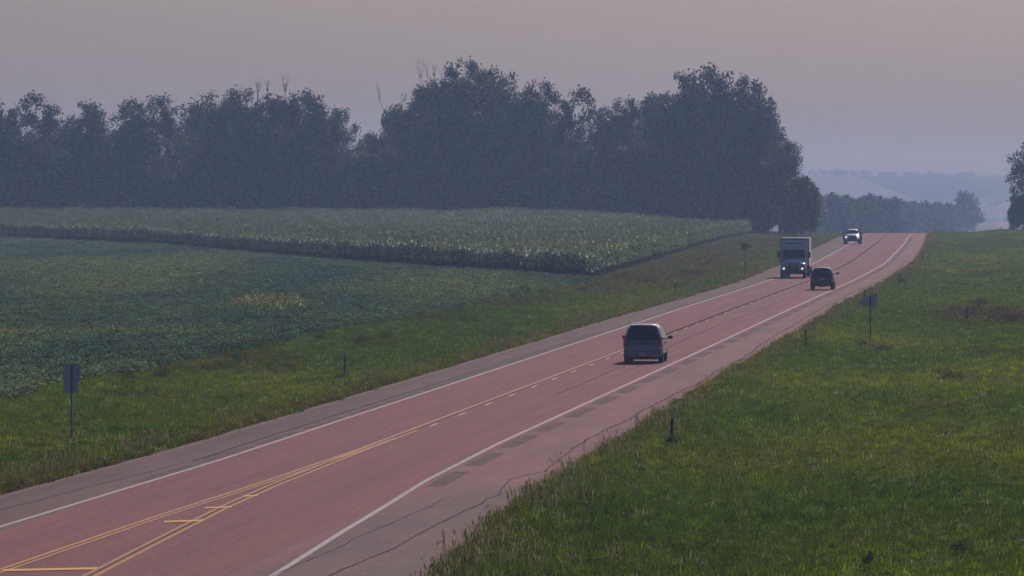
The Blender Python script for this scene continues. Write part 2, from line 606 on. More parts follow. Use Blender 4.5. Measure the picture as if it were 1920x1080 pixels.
# gravel verge between pavement and grass
for side in (-1, 1):
    f0 = (lambda t: off_right(t) - .02) if side > 0 else (lambda t: -off_left(t) - .35)
    f1 = (lambda t: off_right(t) + .55 + np.interp(t, [150, 215, 300], [.4, .35, .0])) if side > 0 else (lambda t: -off_left(t) + .02)
    g = strip('gravel_verge', -60, 1500, f0, f1, M['gravel'], -.035)
    tag(g, kind='structure')

# ------------------------------------------------------------------ ground cover, instanced
def scatter_object(name, pts, scale, rot, tint, protos, label, cat, tilt=0.12):
    me = bpy.data.meshes.new(name)
    n = len(pts)
    me.vertices.add(n)
    me.vertices.foreach_set('co', np.asarray(pts, np.float32).ravel())
    at = me.attributes.new('scl', 'FLOAT_VECTOR', 'POINT')
    at.data.foreach_set('vector', np.asarray(scale, np.float32).ravel())
    rv = np.zeros((n, 3), np.float32)
    rv[:, 0] = rng.normal(0, tilt, n)
    rv[:, 1] = rng.normal(0, tilt, n)
    rv[:, 2] = rot
    at = me.attributes.new('rot', 'FLOAT_VECTOR', 'POINT')
    at.data.foreach_set('vector', rv.ravel())
    at = me.attributes.new('tint', 'FLOAT_COLOR', 'POINT')
    tc = np.ones((n, 4), np.float32)
    tc[:, :3] = tint
    at.data.foreach_set('color', tc.ravel())
    o = link(name, me)
    cl = bpy.data.collections.new(name + '_kinds')
    for k, pm in enumerate(protos):
        cl.objects.link(bpy.data.objects.new(f'{name}_kind_{k}', pm))
    g = bpy.data.node_groups.new(name + '_scatter', 'GeometryNodeTree')
    g.interface.new_socket('Geometry', in_out='INPUT', socket_type='NodeSocketGeometry')
    g.interface.new_socket('Geometry', in_out='OUTPUT', socket_type='NodeSocketGeometry')
    gi, go = g.nodes.new('NodeGroupInput'), g.nodes.new('NodeGroupOutput')
    ci = g.nodes.new('GeometryNodeCollectionInfo')
    ci.inputs['Collection'].default_value = cl
    ci.inputs['Separate Children'].default_value = True
    ci.inputs['Reset Children'].default_value = True
    ip = g.nodes.new('GeometryNodeInstanceOnPoints')
    ip.inputs['Pick Instance'].default_value = True
    rv_ = g.nodes.new('FunctionNodeRandomValue')
    rv_.data_type = 'INT'
    rv_.inputs[4].default_value = 0
    rv_.inputs[5].default_value = len(protos) - 1
    def nat(nm):
        x = g.nodes.new('GeometryNodeInputNamedAttribute')
        x.data_type = 'FLOAT_VECTOR'
        x.inputs[0].default_value = nm
        return x.outputs[0]
    g.links.new(gi.outputs[0], ip.inputs['Points'])
    g.links.new(ci.outputs[0], ip.inputs['Instance'])
    g.links.new(rv_.outputs[2], ip.inputs['Instance Index'])
    g.links.new(nat('scl'), ip.inputs['Scale'])
    e2r = g.nodes.new('FunctionNodeEulerToRotation')
    g.links.new(nat('rot'), e2r.inputs[0])
    g.links.new(e2r.outputs[0], ip.inputs['Rotation'])
    g.links.new(ip.outputs[0], go.inputs[0])
    md = o.modifiers.new('scatter', 'NODES')
    md.node_group = g
    tag(o, label, cat, kind='stuff')
    return o


def blade_tuft(name, n, spread, h, wd, lean, mat, seed):
    r = np.random.default_rng(seed)
    vs, q = [], []
    for _ in range(n):
        bx, by = r.normal(0, spread, 2)
        t = r.uniform(0, 2 * math.pi)
        hh = h * r.uniform(.5, 1.15)
        ln = lean * r.uniform(.2, 1.3) * hh
        dx, dy = math.cos(t) * ln, math.sin(t) * ln
        t2 = r.uniform(0, math.pi)
        wx, wy = math.cos(t2) * wd * .5, math.sin(t2) * wd * .5
        b0 = len(vs)
        for s_, k in ((0, 1.0), (.55, .85), (1.0, .15)):
            px, py, pz = bx + dx * s_ ** 1.8, by + dy * s_ ** 1.8, hh * (s_ - .18 * s_ * s_)
            vs += [(px - wx * k, py - wy * k, pz), (px + wx * k, py + wy * k, pz)]
        q += [(b0, b0 + 1, b0 + 3, b0 + 2), (b0 + 2, b0 + 3, b0 + 5, b0 + 4)]
    return np_mesh(name, vs, q, mat)


def leafy(name, n, rx, rz, size, mat, seed, z0=0.05, flat=0.6, stems=0):
    """a low bush of separate leaves: domed, mostly facing up"""
    r = np.random.default_rng(seed)
    vs, q = [], []
    for _ in range(n):
        t = r.uniform(0, 2 * math.pi)
        rr = rx * math.sqrt(r.uniform(0, 1))
        z = z0 + rz * (1 - (rr / rx) ** 2 * .5) * r.uniform(.45, 1.0)
        cpos = Vector((rr * math.cos(t), rr * math.sin(t), z))
        nrm = Vector((r.normal(0, flat), r.normal(0, flat), 1)).normalized()
        uu = nrm.cross(Vector((r.normal(), r.normal(), r.normal()))).normalized()
        vv = nrm.cross(uu)
        s_ = size * r.uniform(.7, 1.3)
        b0 = len(vs)
        vs += [tuple(cpos - uu * s_), tuple(cpos + vv * s_ * .62), tuple(cpos + uu * s_), tuple(cpos - vv * s_ * .62)]
        q.append((b0, b0 + 1, b0 + 2, b0 + 3))
    return np_mesh(name, vs, q, mat)


def vnoise(x, y, sx, sy, seed):
    """smooth 2-D value noise in numpy, 0..1"""
    r = np.random.default_rng(seed)
    T = r.uniform(0, 1, (256, 256))
    gx, gy = x / sx + 100.3, y / sy + 100.7
    ix, iy = np.floor(gx).astype(int), np.floor(gy).astype(int)
    fx, fy = sm(gx - ix), sm(gy - iy)
    ix, iy, jx, jy = ix % 256, iy % 256, (ix + 1) % 256, (iy + 1) % 256
    return (T[ix, iy] * (1 - fx) + T[jx, iy] * fx) * (1 - fy) + (T[ix, jy] * (1 - fx) + T[jx, jy] * fx) * fy


def mixc(a_, b_, t):
    t = np.clip(t, 0, 1)[:, None]
    return a_ * (1 - t) + np.asarray(b_) * t


def view_keep(x, y, pad):
    """only what lies in or beside the view cone"""
    return np.abs(x) < y * 0.074 + pad + 4


# field outlines (offset of the bean field edge and of the corn edges, in ground coordinates)
BEAN_Y = [100, 283, 316, 343, 399, 435, 487, 594, 641, 700]
BEAN_X = [-27, -19.6, -18.3, -15.2, -11.6, -8.4, -4.2, 4.5, 8.5, 13]
CORN_FX = [-200, -130, -72.6, -44.9, -20.2, -8.2, 6.9, 7.5]
CORN_FY = [1600, 1300, 1059, 951.6, 785.8, 716.5, 641, 641]


def corn_front(x): return np.interp(x, CORN_FX, CORN_FY)
def corn_right(y): return np.interp(y, [641, 812, 1000, 1165], [7.2, 16.8, 26.5, 37.0])
def bean_right(y): return np.interp(y, BEAN_Y, BEAN_X)
def in_corn(x, y): return (y > corn_front(x) + 9 * (vnoise(x, y, 2.2, 14, 77) - .3)) & (x < corn_right(y)) & (y < 1262 - np.maximum(0, (x - 5)) * 2.6)
def in_bean(x, y): return (x < bean_right(y)) & (y < corn_front(x) - 1.0) & (x < 10)


# --- grass
def grass_points():
    P_, Sc, Tn = [], [], []
    # bands of y with their own density
    for (y0, y1, dens) in ((120, 230, 26), (230, 380, 17), (380, 600, 11), (600, 900, 8), (900, 1330, 6)):
        for side in (-1, 1):
            if side > 0:
                w0, w1 = 6.0, 30.0 if y1 < 900 else 36.0
            else:
                w0, w1 = 5.2, 30.0
            n = int((y1 - y0) * (w1 - w0) * dens)
            yy = rng.uniform(y0, y1, n)
            o = rng.uniform(w0, w1, n)
            edge = off_right(yy) if side > 0 else off_left(yy)
            x = CX(yy) + side * o
            ragged = .22 + .45 * vnoise(x, yy, 1.3, 3.5, 5) + np.where(side > 0, np.interp(yy, [150, 215, 300], [.45, .35, .1]), 0.0)
            keep = (o > edge + ragged) & view_keep(x, yy, 3.0)
            if side < 0:
                keep &= ~(in_bean(x, yy) & (bean_right(yy) - x > 1.9)) & ~in_corn(x, yy)
            x, yy, o, edge = x[keep], yy[keep], o[keep], edge[keep]
            n = len(x)
            r_ = o - edge
            n1 = vnoise(x, yy, 2.6, 13, 1)
            n2 = vnoise(x, yy, 0.9, 3.2, 2)
            n3 = vnoise(x, yy, 7, 45, 3)
            base = np.tile(np.array([[0.055, 0.098, 0.020]]), (n, 1))
            base = mixc(base, [0.100, 0.135, 0.022], (n3 - .42) * 2.2)
            base = mixc(base, [0.036, 0.070, 0.026], (n1 - .52) * 1.6)
            base = mixc(base, [0.060, 0.082, 0.044], (n2 - .62) * 1.8)
            if side < 0:
                base = mixc(base, [0.130, 0.100, 0.042], (1 - sm((r_ - .9) / 1.7)) * (0.35 + .7 * n2))
                # dry brown grass along the ditch further out
                dry = sm((yy - 520) / 120) * sm((r_ - 3.0) / 3.5) * (1 - sm((yy - 1250) / 100)) * (.35 + .9 * vnoise(x, yy, 4, 40, 8))
                base = mixc(base, [0.092, 0.070, 0.060], dry * .8)
                red = sm((vnoise(x, yy, 3.5, 20, 21) - .60) * 4) * sm((r_ - 6.5) / 2) * rng.uniform(0, 1.5, n) * (.4 + n2)
                base = mixc(base, [0.075, 0.050, 0.045], red * .8)
            else:
                base = mixc(base, [0.125, 0.085, 0.060], (1 - sm((r_ - .4) / 1.2)) * (.2 + .9 * n2))
                red = sm((vnoise(x, yy, 3.5, 28, 31) - .66) * 4) * sm((r_ - 3) / 3) * sm((yy - 250) / 80) * rng.uniform(0, 1.5, n) * (.4 + n2)
                base = mixc(base, [0.070, 0.050, 0.050], red * .7)
                # the reddish weed bank at the right edge of the view
                bank = np.exp(-((x - 30.5) / 2.6) ** 2 - ((yy - 478) / 34) ** 2)
                base = mixc(base, [0.062, 0.040, 0.050], np.clip(bank * 1.4, 0, .85))
                green = np.exp(-((x - 9.0) / 2.6) ** 2 - ((yy - 160) / 22) ** 2)
                base = mixc(base, [0.105, 0.165, 0.018], green * .8)
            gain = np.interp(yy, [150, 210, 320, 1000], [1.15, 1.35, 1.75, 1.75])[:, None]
            brown = np.clip((base[:, 0] - base[:, 1]) / base[:, 1] * 3 + .5, 0, 1)[:, None]
            if side < 0: base = base * np.array([[.80, .86, .95]])
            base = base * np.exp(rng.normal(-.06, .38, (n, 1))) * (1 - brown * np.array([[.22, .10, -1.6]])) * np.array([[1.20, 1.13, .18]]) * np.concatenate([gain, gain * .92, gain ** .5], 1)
            base[rng.uniform(0, 1, n) < .016] = (0.34, 0.36, 0.24)
            h = .75 + .55 * n1 + .5 * np.maximum(0, n2 - .5)
            if side > 0:
                h = h + .55 * (1 - sm((r_ - .9) / 1.2)) * n2
                h = h + 1.0 * np.exp(-((x - 30.5) / 2.6) ** 2 - ((yy - 478) / 34) ** 2)
            else:
                h = h * (0.8 + .2 * sm((r_ - .4) / 1.4)) + .5 * sm((yy - 560) / 100) * sm((r_ - 3) / 3)
            sc = np.sqrt(26.0 / dens) ** .55
            P_.append(np.stack([x, yy, ZG(x, yy) - .02], 1))
            Sc.append(np.stack([np.full(n, sc), np.full(n, sc), h], 1) * rng.uniform(.8, 1.25, (n, 1)))
            Tn.append(base)
    P_, Sc, Tn = np.concatenate(P_), np.concatenate(Sc), np.concatenate(Tn)
    print('grass tufts', len(P_))
    return P_, Sc, Tn


gp, gs, gt = grass_points()
tufts = [blade_tuft('grass_tuft', 24, .095, .25, .013, .55, M['grass'], 1),
         blade_tuft('grass_tuft', 18, .11, .32, .012, .45, M['grass'], 2),
         blade_tuft('grass_tuft', 28, .10, .18, .014, .9, M['grass'], 3),
         leafy('broad_leaf_tuft', 34, .17, .18, .028, M['grass'], 4, .03, .8),
         blade_tuft('grass_tuft', 20, .09, .28, .011, .7, M['grass'], 5)]
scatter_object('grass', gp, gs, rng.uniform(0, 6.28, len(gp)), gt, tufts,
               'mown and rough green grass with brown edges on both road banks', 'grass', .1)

# --- tall seeding grass standing out of the turf
def seed_stems(name, seed):
    r = np.random.default_rng(seed)
    vs, q = [], []
    for _ in range(7):
        bx, by = r.normal(0, .09, 2)
        h = r.uniform(.45, .80)
        lx, ly = r.normal(0, .09, 2)
        t = r.uniform(0, 3.14)
        ux, uy = math.cos(t), math.sin(t)
        prev = None
        for s_, k_ in ((0, .005), (.6, .004), (.78, .003), (.84, .016), (.94, .013), (1.0, .002)):
            px, py, pz = bx + lx * s_ ** 2, by + ly * s_ ** 2, h * s_
            b0 = len(vs)
            vs += [(px - ux * k_, py - uy * k_, pz), (px + ux * k_, py + uy * k_, pz)]
            if prev is not None: q.append((prev, prev + 1, b0 + 1, b0))
            prev = b0
    return np_mesh(name, vs, q, M['grass'])


n = 15000
yv = 130 + 900 * rng.uniform(0, 1, n) ** 1.6
side = np.where(rng.uniform(0, 1, n) < .55, 1, -1)
far_ = rng.uniform(0, 1, n) < .45
o = np.where(side > 0, off_right(yv), off_left(yv)) + np.where(far_, rng.uniform(.5, 16, n), .85 + np.abs(rng.normal(0, .8, n)))
x = CX(yv) + side * o
k = view_keep(x, yv, 3) & (vnoise(x, yv, 1.6, 7, 61) > np.where(far_, .62, .48)) & ~(in_bean(x, yv)) & ~in_corn(x, yv)
x, yv = x[k], yv[k]
n = len(x)
tn = mixc(np.tile(np.array([[.16, .13, .06]]), (n, 1)), [.10, .12, .035], rng.uniform(-.4, 1.2, n)) * rng.uniform(.7, 1.25, (n, 1))
scatter_object('seeding_grass', np.stack([x, yv, ZG(x, yv) - .02], 1), rng.uniform(.45, .95, (n, 1)) * np.ones((1, 3)), rng.uniform(0, 6.28, n), tn,
               [seed_stems('seed_stems', 300 + k_) for k_ in range(4)], 'tan seed heads of tall grass standing along both pavement edges', 'tall grass', .08)

# --- soybeans, in rows
bx = np.arange(-118, 11, .76)
bpts = []
for yy0, yy1, step in ((240, 500, .50), (500, 1320, .62)):
    yv = np.arange(yy0, yy1, step)
    gx, gy = np.meshgrid(bx, yv)
    bpts.append(np.stack([gx.ravel(), gy.ravel()], 1))
bp = np.concatenate(bpts)
# rows run slightly askew to the road
x = bp[:, 0] + (bp[:, 1] - 600) * 0.0714 + rng.normal(0, .07, len(bp))
y = bp[:, 1] + rng.normal(0, .12, len(bp))
keep = in_bean(x, y) & view_keep(x, y, 4.0)
ragged = vnoise(x, y, 1.5, 6, 41)
keep &= (bean_right(y) - x > ragged * 1.4)
x, y = x[keep], y[keep]
n = len(x)
print('bean plants', n)
n1, n2, n3 = vnoise(x, y, 5, 40, 51), vnoise(x, y, 1.4, 5, 52), vnoise(x, y, 14, 90, 53)
tn = np.tile(np.array([[0.050, 0.078, 0.040]]), (n, 1))
tn = mixc(tn, [0.036, 0.062, 0.042], (n1 - .4) * 2)
tn = mixc(tn, [0.085, 0.105, 0.040], (n3 - .55) * 2.4)
# yellowing band across the field and yellow-green patch of taller weeds
band = np.exp(-((y - 409) / 5) ** 2) * np.interp(x, [-27.5, -25.5, -17, -15.5], [1.1, .45, .35, 0]) * (.2 + 1.2 * n2)
tn = mixc(tn, [0.190, 0.165, 0.035], band * .75)
patch = np.exp(-np.clip(((x + 15.7) / 2.8) ** 2, 0, 50) ** 2 - ((y - 486 + 6 * n2) / 15) ** 4) * (.6 + .5 * n2)
tn = mixc(tn, [0.125, 0.125, 0.05], patch * .7)
tn = tn * np.exp(rng.normal(0, .30, (n, 1))) * np.array([[3.7, 3.45, 2.9]])
tn[rng.uniform(0, 1, n) < .04] = (0.24, 0.27, 0.20)  # scattered plants tinted pale as painted glints
sc = rng.uniform(.85, 1.2, (n, 1)) * np.stack([np.ones(n), np.ones(n), .8 + .4 * n2 + 1.1 * patch], 1)
beans = [leafy('bean_plant', 60, .42, .50, .062, M['bean'], 60 + k, .05, .55) for k in range(4)]
scatter_object('soybean_field', np.stack([x, y, ZG(x, y)], 1), sc, rng.uniform(0, 6.28, n), tn, beans,
               'low dark blue green soybean crop in rows between ditch and corn', 'soybean field', .06)


# --- corn
def corn_clump(name, seed):
    r = np.random.default_rng(seed)
    vs, q = [], []
    mi = []
    for k in range(4):
        px, py = (k - 1.5) * .19 + r.normal(0, .02), r.normal(0, .07)
        hh = r.uniform(1.85, 2.15)
        b0 = len(vs)
        vs += [(px - .015, py, 0), (px + .015, py, 0), (px + .008, py, hh), (px - .008, py, hh)]
        q.append((b0, b0 + 1, b0 + 2, b0 + 3)); mi.append(0)
        for i in range(10):
            z = hh * (.34 + .064 * i)
            t = r.uniform(0, 2 * math.pi)
            ln = r.uniform(.36, .60)
            dx, dy = math.cos(t), math.sin(t)
            wd = .045
            prev = None
            for s_, zz, k_ in ((0.0, 0, .6), (.45, .20, 1.0), (.8, .16, .8), (1.0, -.05, .1)):
                ax, ay, az = px + dx * ln * s_, py + dy * ln * s_, z + zz * ln * 1.6
                b1 = len(vs)
                vs += [(ax - dy * wd * k_, ay + dx * wd * k_, az), (ax + dy * wd * k_, ay - dx * wd * k_, az + .01)]
                if prev is not None:
                    q.append((prev, prev + 1, b1 + 1, b1)); mi.append(0)
                prev = b1
        for i in range(5):
            t = r.uniform(0, 6.28)
            ex, ey = math.cos(t) * .09, math.sin(t) * .09
            b1 = len(vs)
            vs += [(px - .008, py, hh - .02), (px + .008, py, hh - .02), (px + ex + .006, py + ey, hh + .2), (px + ex - .006, py + ey, hh + .2)]
            q.append((b1, b1 + 1, b1 + 2, b1 + 3)); mi.append(1)
    me = np_mesh(name, vs, q, M['corn'])
    me.materials.append(M['tassel'])
    me.polygons.foreach_set('material_index', np.array(mi, np.int32))
    return me


cx_ = np.arange(-150, 45, .76)
cy_ = np.arange(630, 1275, .85)
gx, gy = np.meshgrid(cx_, cy_)
x = gx.ravel() + (gy.ravel() - 800) * .058 + rng.normal(0, .05, gx.size)
y = gy.ravel() + rng.normal(0, .15, gx.size)
keep = in_corn(x, y) & view_keep(x, y, 4.0)
x, y = x[keep], y[keep]
n = len(x)
print('corn clumps', n)
n1, n2 = vnoise(x, y, 8, 60, 71), vnoise(x, y, 2.0, 7, 72)
hgt = .90 + .22 * n1 + .22 * n2 + rng.normal(0, .05, n)
tn = np.tile(np.array([[0.060, 0.098, 0.034]]), (n, 1))
tn = mixc(tn, [0.100, 0.128, 0.044], (n1 - .42) * 2.2)
tn = mixc(tn, [0.038, 0.075, 0.034], (n2 - .58) * 1.8)
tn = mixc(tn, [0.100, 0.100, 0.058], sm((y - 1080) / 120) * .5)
tn = tn * np.exp(rng.normal(0, .28, (n, 1))) * np.array([[1.75, 1.9, .22]]) * (0.78 + .22 * sm((y - corn_front(x)) / 14))[:, None]  # last factor darkens the front rows, shade of the corn face in the tint
corns = [corn_clump('corn_plants', 80 + k) for k in range(4)]
scatter_object('corn_field', np.stack([x, y, ZG(x, y)], 1), np.stack([np.ones(n), np.ones(n), hgt], 1), R(90) + rng.normal(0, .3, n), tn, corns,
               'tall green cornfield with brown tassels in front of the trees', 'corn field', .05)

# ------------------------------------------------------------------ trees
def crown_mesh(name, seed, wr=0.30, low=0.08, ncl=170, nleaf=15000, leaf=.0105, holes=0.0, mat='leaf', top=1.0, bump=1.0):
    """a crown for a tree of height 1: many small clumps of leaves filling an uneven, billowing volume"""
    r = np.random.default_rng(seed)
    big = []                                   # a few great boughs shape the outline
    nb = 9
    for k in range(nb):
        t = (k + .5) / nb
        z = low + (top - low) * (.18 + .66 * t)
        th = r.uniform(0, 6.28)
        d = wr * r.uniform(.30, .62) * (1 - .45 * max(0, t - .55) / .45)
        big.append((d * math.cos(th), d * math.sin(th), z, wr * r.uniform(.48, .66) * (1 - .30 * max(0, t - .5))))
    big.append((0, 0, top - wr * .52, wr * .52))
    big.append((0, 0, low + (top - low) * .45, wr * .7))
    big = np.array(big)
    cl = []
    gone = r.normal(0, 1, (5, 3)) * np.array([wr * .8, wr * .8, .12]) + np.array([0, 0, .68])
    while len(cl) < ncl:
        b_ = big[r.integers(len(big))]
        d = r.normal(0, 1, 3)
        d /= np.linalg.norm(d)
        rr = b_[3] * r.uniform(.25, 1.0) ** .5
        p = b_[:3] + d * rr * np.array([1, 1, .95])
        crad = wr * r.uniform(.13, .24) * bump
        if p[2] < low or p[2] + crad * .6 > top: continue
        if holes and np.min(np.linalg.norm((gone - p) * np.array([1, 1, .8]), axis=1)) < holes * .16: continue
        cl.append((p[0], p[1], p[2], crad))
    cl = np.array(cl)
    wgt = cl[:, 3] ** 2
    idx = r.choice(len(cl), nleaf, p=wgt / wgt.sum())
    d = r.normal(0, 1, (nleaf, 3))
    d /= np.linalg.norm(d, axis=1)[:, None]
    rad = r.uniform(.02, 1.0, nleaf) ** .5 * r.uniform(.7, 1.35, nleaf)
    p = cl[idx, :3] + d * (cl[idx, 3] * rad)[:, None] * np.array([1, 1, .9])
    p[:, 2] = np.minimum(p[:, 2], top + .01)
    nrm = d * .6 + r.normal(0, .7, (nleaf, 3)) + np.array([0, 0, .35])
    nrm /= np.linalg.norm(nrm, axis=1)[:, None]
    uu = np.cross(nrm, r.normal(0, 1, (nleaf, 3)))
    uu /= np.linalg.norm(uu, axis=1)[:, None]
    vv = np.cross(nrm, uu)
    s_ = (leaf * r.uniform(.55, 1.35, nleaf))[:, None]
    V_ = np.stack([p - uu * s_, p + vv * s_ * .7, p + uu * s_, p - vv * s_ * .7], 1).reshape(-1, 3)
    Q_ = np.arange(nleaf * 4).reshape(-1, 4)
    return np_mesh(name, V_, Q_, M[mat]), cl


def trunk_mesh(name, seed, cl, bare=0):
    r = random.Random(seed)
    mb = MB()
    mb.tube([(0, 0, -.02), (.004, .003, .12), (-.006, .004, .32), (.005, -.004, .6), (0, 0, .86)], [.021, .016, .0135, .009, .003], 8)
    pick = sorted(range(len(cl)), key=lambda i: -cl[i][3])[:16]
    for i in pick:
        cx, cy, cz, cr = cl[i]
        z0 = max(.1, cz - r.uniform(.12, .28))
        mb.tube([(0, 0, z0), (cx * .45, cy * .45, z0 + (cz - z0) * .45), (cx, cy, cz)], [.0075, .005, .002], 5)
    for _ in range(bare):
        ax, ay = r.uniform(-.17, .12), r.uniform(-.1, .1)
        lean = r.uniform(-.05, .02)
        top_ = r.uniform(.97, 1.05)
        a_, b_ = Vector((ax * .6, ay, .76)), Vector((ax + lean * .5, ay, .90))
        mb.tube([a_, b_], [.0028, .0018], 4)
        for k in range(4):
            c_ = b_ + Vector((r.uniform(-.03, .025) + lean * .3, r.uniform(-.02, .02), (top_ - .90) * r.uniform(.35, .6)))
            mb.tube([b_, c_], [.0014, .0010], 4)
            for q_ in range(2):
                mb.tube([c_, c_ + Vector((r.uniform(-.022, .018) + lean * .2, r.uniform(-.02, .02), (top_ - c_.z) * r.uniform(.5, 1.0)))], [.0009, .0004], 4)
    return mb.mesh(name, M['bark'])


variants = {}
for key, kw, bare in (('round', dict(seed=1), 0), ('full', dict(seed=2, wr=.34, ncl=190), 0), ('tall', dict(seed=3, wr=.24, ncl=150), 0),
                      ('gappy', dict(seed=4, wr=.30, ncl=95, nleaf=8500, holes=1.05), 0), ('open', dict(seed=5, wr=.33, ncl=120, nleaf=9500, low=.15, holes=.75), 0),
                      ('twiggy', dict(seed=6, wr=.30, ncl=120, nleaf=10500, holes=.5, top=.93), 5),
                      ('bushy', dict(seed=7, wr=.48, low=.02, ncl=120, nleaf=10000, leaf=.021), 0),
                      ('light', dict(seed=8, wr=.36, low=.02, ncl=120, nleaf=9000, leaf=.021, mat='leaf_light'), 0),
                      ('far', dict(seed=9, wr=.42, low=.03, ncl=110, nleaf=6000, leaf=.023), 0)):
    cm, cl = crown_mesh('crown', **kw)
    variants[key] = (cm, trunk_mesh('trunk', 5, cl, bare))


def tree(kind, x, y, h, wid=1.0, label=None, group=None, cat='tree', name='tree'):
    z = float(ZG(x, y))
    t = empty(name, (x, y, z - .05), rnd.uniform(0, 6.28), label, cat, group)
    t.scale = (h * wid, h * wid, h)
    cm, tm = variants[kind]
    link('trunk', tm, t)
    link('crown', cm, t)
    return t


# the tall row along the skyline: (photo x, top y, distance, kind, width factor, label)
skyline = [
    (-150, 190, 1275, 'round', 1.0, 'tall tree out past the left end of the tree line'),
    (-75, 182, 1270, 'full', 1.0, 'broad tree just past the left end of the tree line'),
    (2, 178, 1268, 'open', .85, 'leftmost tree in the tree line, cut off by the left picture edge'),
    (82, 172, 1272, 'gappy', .80, 'thin airy tree with sky showing through, beside the slanting gap near the left end'),
    (165, 188, 1266, 'round', .85, 'dense flat-topped tree just right of the airy tree near the left end'),
    (232, 184, 1270, 'full', .75, 'dark tree of medium height between two flat-topped trees, left in the tree line'),
    (312, 176, 1274, 'gappy', .85, 'sparse tree with many sky gaps left of the small skyline notch'),
    (398, 163, 1268, 'open', .80, 'flat-topped tree just right of the small skyline notch'),
    (452, 162, 1272, 'round', .75, 'dense tree between the flat-topped tree and the twiggy tree'),
    (512, 146, 1266, 'twiggy', .85, 'tree with bare twigs poking above its crown, highest of the left group'),
    (578, 168, 1270, 'full', .72, 'rounded tree right of the twiggy tree in the left group'),
    (628, 200, 1264, 'gappy', .75, 'last tree of the left group, sloping down to the deep skyline gap'),
    (690, 246, 1272, 'bushy', .62, 'low tree filling the deep skyline gap between both groups'),
    (752, 165, 1266, 'twiggy', .78, 'left edge tree of the middle group with bare dead twigs above it'),
    (805, 116, 1270, 'twiggy', .74, 'tall tree with thin dead branches left of the narrow bright gap'),
    (872, 108, 1266, 'round', .80, 'highest tree of the middle group, right of the narrow bright gap'),
    (945, 126, 1272, 'full', .70, 'second highest dense tree on the right slope of the middle group'),
    (1012, 148, 1268, 'round', .72, 'tree of middle height on the falling right side of the middle group'),
    (1072, 162, 1266, 'gappy', .80, 'tree with a cluster of bright sky holes at the right of the middle group'),
    (1120, 198, 1274, 'full', .62, 'lower tree in the saddle between the middle and right groups'),
    (1172, 180, 1270, 'round', .70, 'tree at the left foot of the right group where skyline rises'),
    (1225, 158, 1262, 'tall', .95, 'narrow pointed tree on the left shoulder of the right group'),
    (1285, 132, 1256, 'round', .78, 'tall tree left of the summit of the right group'),
    (1340, 121, 1250, 'full', .74, 'highest tree of the right group, at its rounded summit'),
    (1398, 140, 1240, 'round', .76, 'tall tree just right of the summit of the right group'),
    (1432, 182, 1228, 'full', .72, 'broad dark tree forming the right edge of the tall tree line'),
    (1462, 262, 1222, 'full', .78, 'shorter dark tree stepping down at the right end of the tree line'),
    (1503, 326, 1205, 'light', .86, 'small paler green tree standing at the right foot of the tree line'),
]
for (px, ty, Y, kd, wf, lab) in skyline:
    x = (px - 960) / F * Y
    h = 8.7 + (335 - ty) * Y / F - float(ZG(x, Y))
    tree(kd, x, Y, h, wf * (1.2 if px < 640 else 1.06), lab, 'trees along the far edge of the cornfield')
# second row behind fills the gaps between them
prof = sorted((s_[0], s_[1]) for s_ in skyline)
px = -180.0
while px < 1440:
    Y = 1300 + rnd.uniform(-8, 14)
    x = (px - 960) / F * Y
    ty = float(np.interp(px, [p_[0] for p_ in prof], [p_[1] for p_ in prof])) + (rnd.uniform(26, 60) if px < 660 else rnd.uniform(28, 62))
    h = 8.7 + (335 - ty) * Y / F - float(ZG(x, Y))
    if 640 < px < 735: h *= .93
    tree(rnd.choice(['round', 'full', 'gappy', 'open'] if px < 660 else ['round', 'full', 'full']), x, Y, h, rnd.uniform(.75, .95),
         'dark tree in the second row, filling in behind the tall skyline trees', 'second row of trees behind the skyline trees')
    px += rnd.uniform(46, 62)
# understorey at the foot
px = -170.0
while px < 1478:
    Y = 1262 - max(0, px - 1100) * .12 + rnd.uniform(-4, 3)
    x = (px - 960) / F * Y
    h = rnd.uniform(8, 14.5)
    tree('bushy', x, Y, h, rnd.uniform(.8, 1.05), 'low bushy tree in dark shade at the foot of the tree line, behind the corn',
         'bushy undergrowth trees at the foot of the tree line', name='bushy_tree')
    px += rnd.uniform(34, 50)
for (px, Y, h) in ((1478, 1208, 8.5), (1518, 1212, 6.0), (1526, 1222, 4.5)):
    pass
tree('light', (1485 - 960) / F * 1200, 1200, 7.0, .8, 'pale green bush at the very foot of the small paler tree', 'pale bushes at the end of the tree line', 'bush', 'bush')
tree('light', (1519 - 960) / F * 1215, 1215, 8.6, .62, 'pale green bush leaning out at the right tip of the tree line', 'pale bushes at the end of the tree line', 'bush', 'bush')

# valley trees beyond the crest
valley = [
    (1530, 362, 1950), (1556, 366, 2050), (1580, 362, 2000), (1604, 368, 2100), (1628, 372, 2050), (1648, 364, 2100), (1664, 370, 2150),
    (1690, 376, 2600), (1706, 374, 2650), (1722, 379, 2700), (1740, 377, 2650), (1756, 379, 2700), (1772, 380, 2750)]
for i, (px, ty, Y) in enumerate(valley):
    x = (px - 960) / F * Y
    h = 8.7 + (335 - ty) * Y / F - float(ZG(x, Y))
    near = i < 7
    tree('far', x, Y, h, rnd.uniform(.75, 1.0), 'hazy tree in the nearer valley row just left of the road crest' if near else 'paler hazy tree in the farther valley row, left of the big round tree',
         'nearer row of valley trees' if near else 'farther row of valley trees')
for px in range(1540, 1770, 22):
    Y = 2250 + (px - 1540) * 1.5 + rnd.uniform(-30, 30)
    x = (px - 960) / F * Y
    h = 8.7 + (335 - (398 + rnd.uniform(-8, 8))) * Y / F - float(ZG(x, Y))
    tree('far', x, Y, max(6, h), 1.2, 'low hazy tree filling the foot of the valley rows', 'low trees at the foot of the valley rows')
Y = 2950
x = (1811 - 960) / F * Y
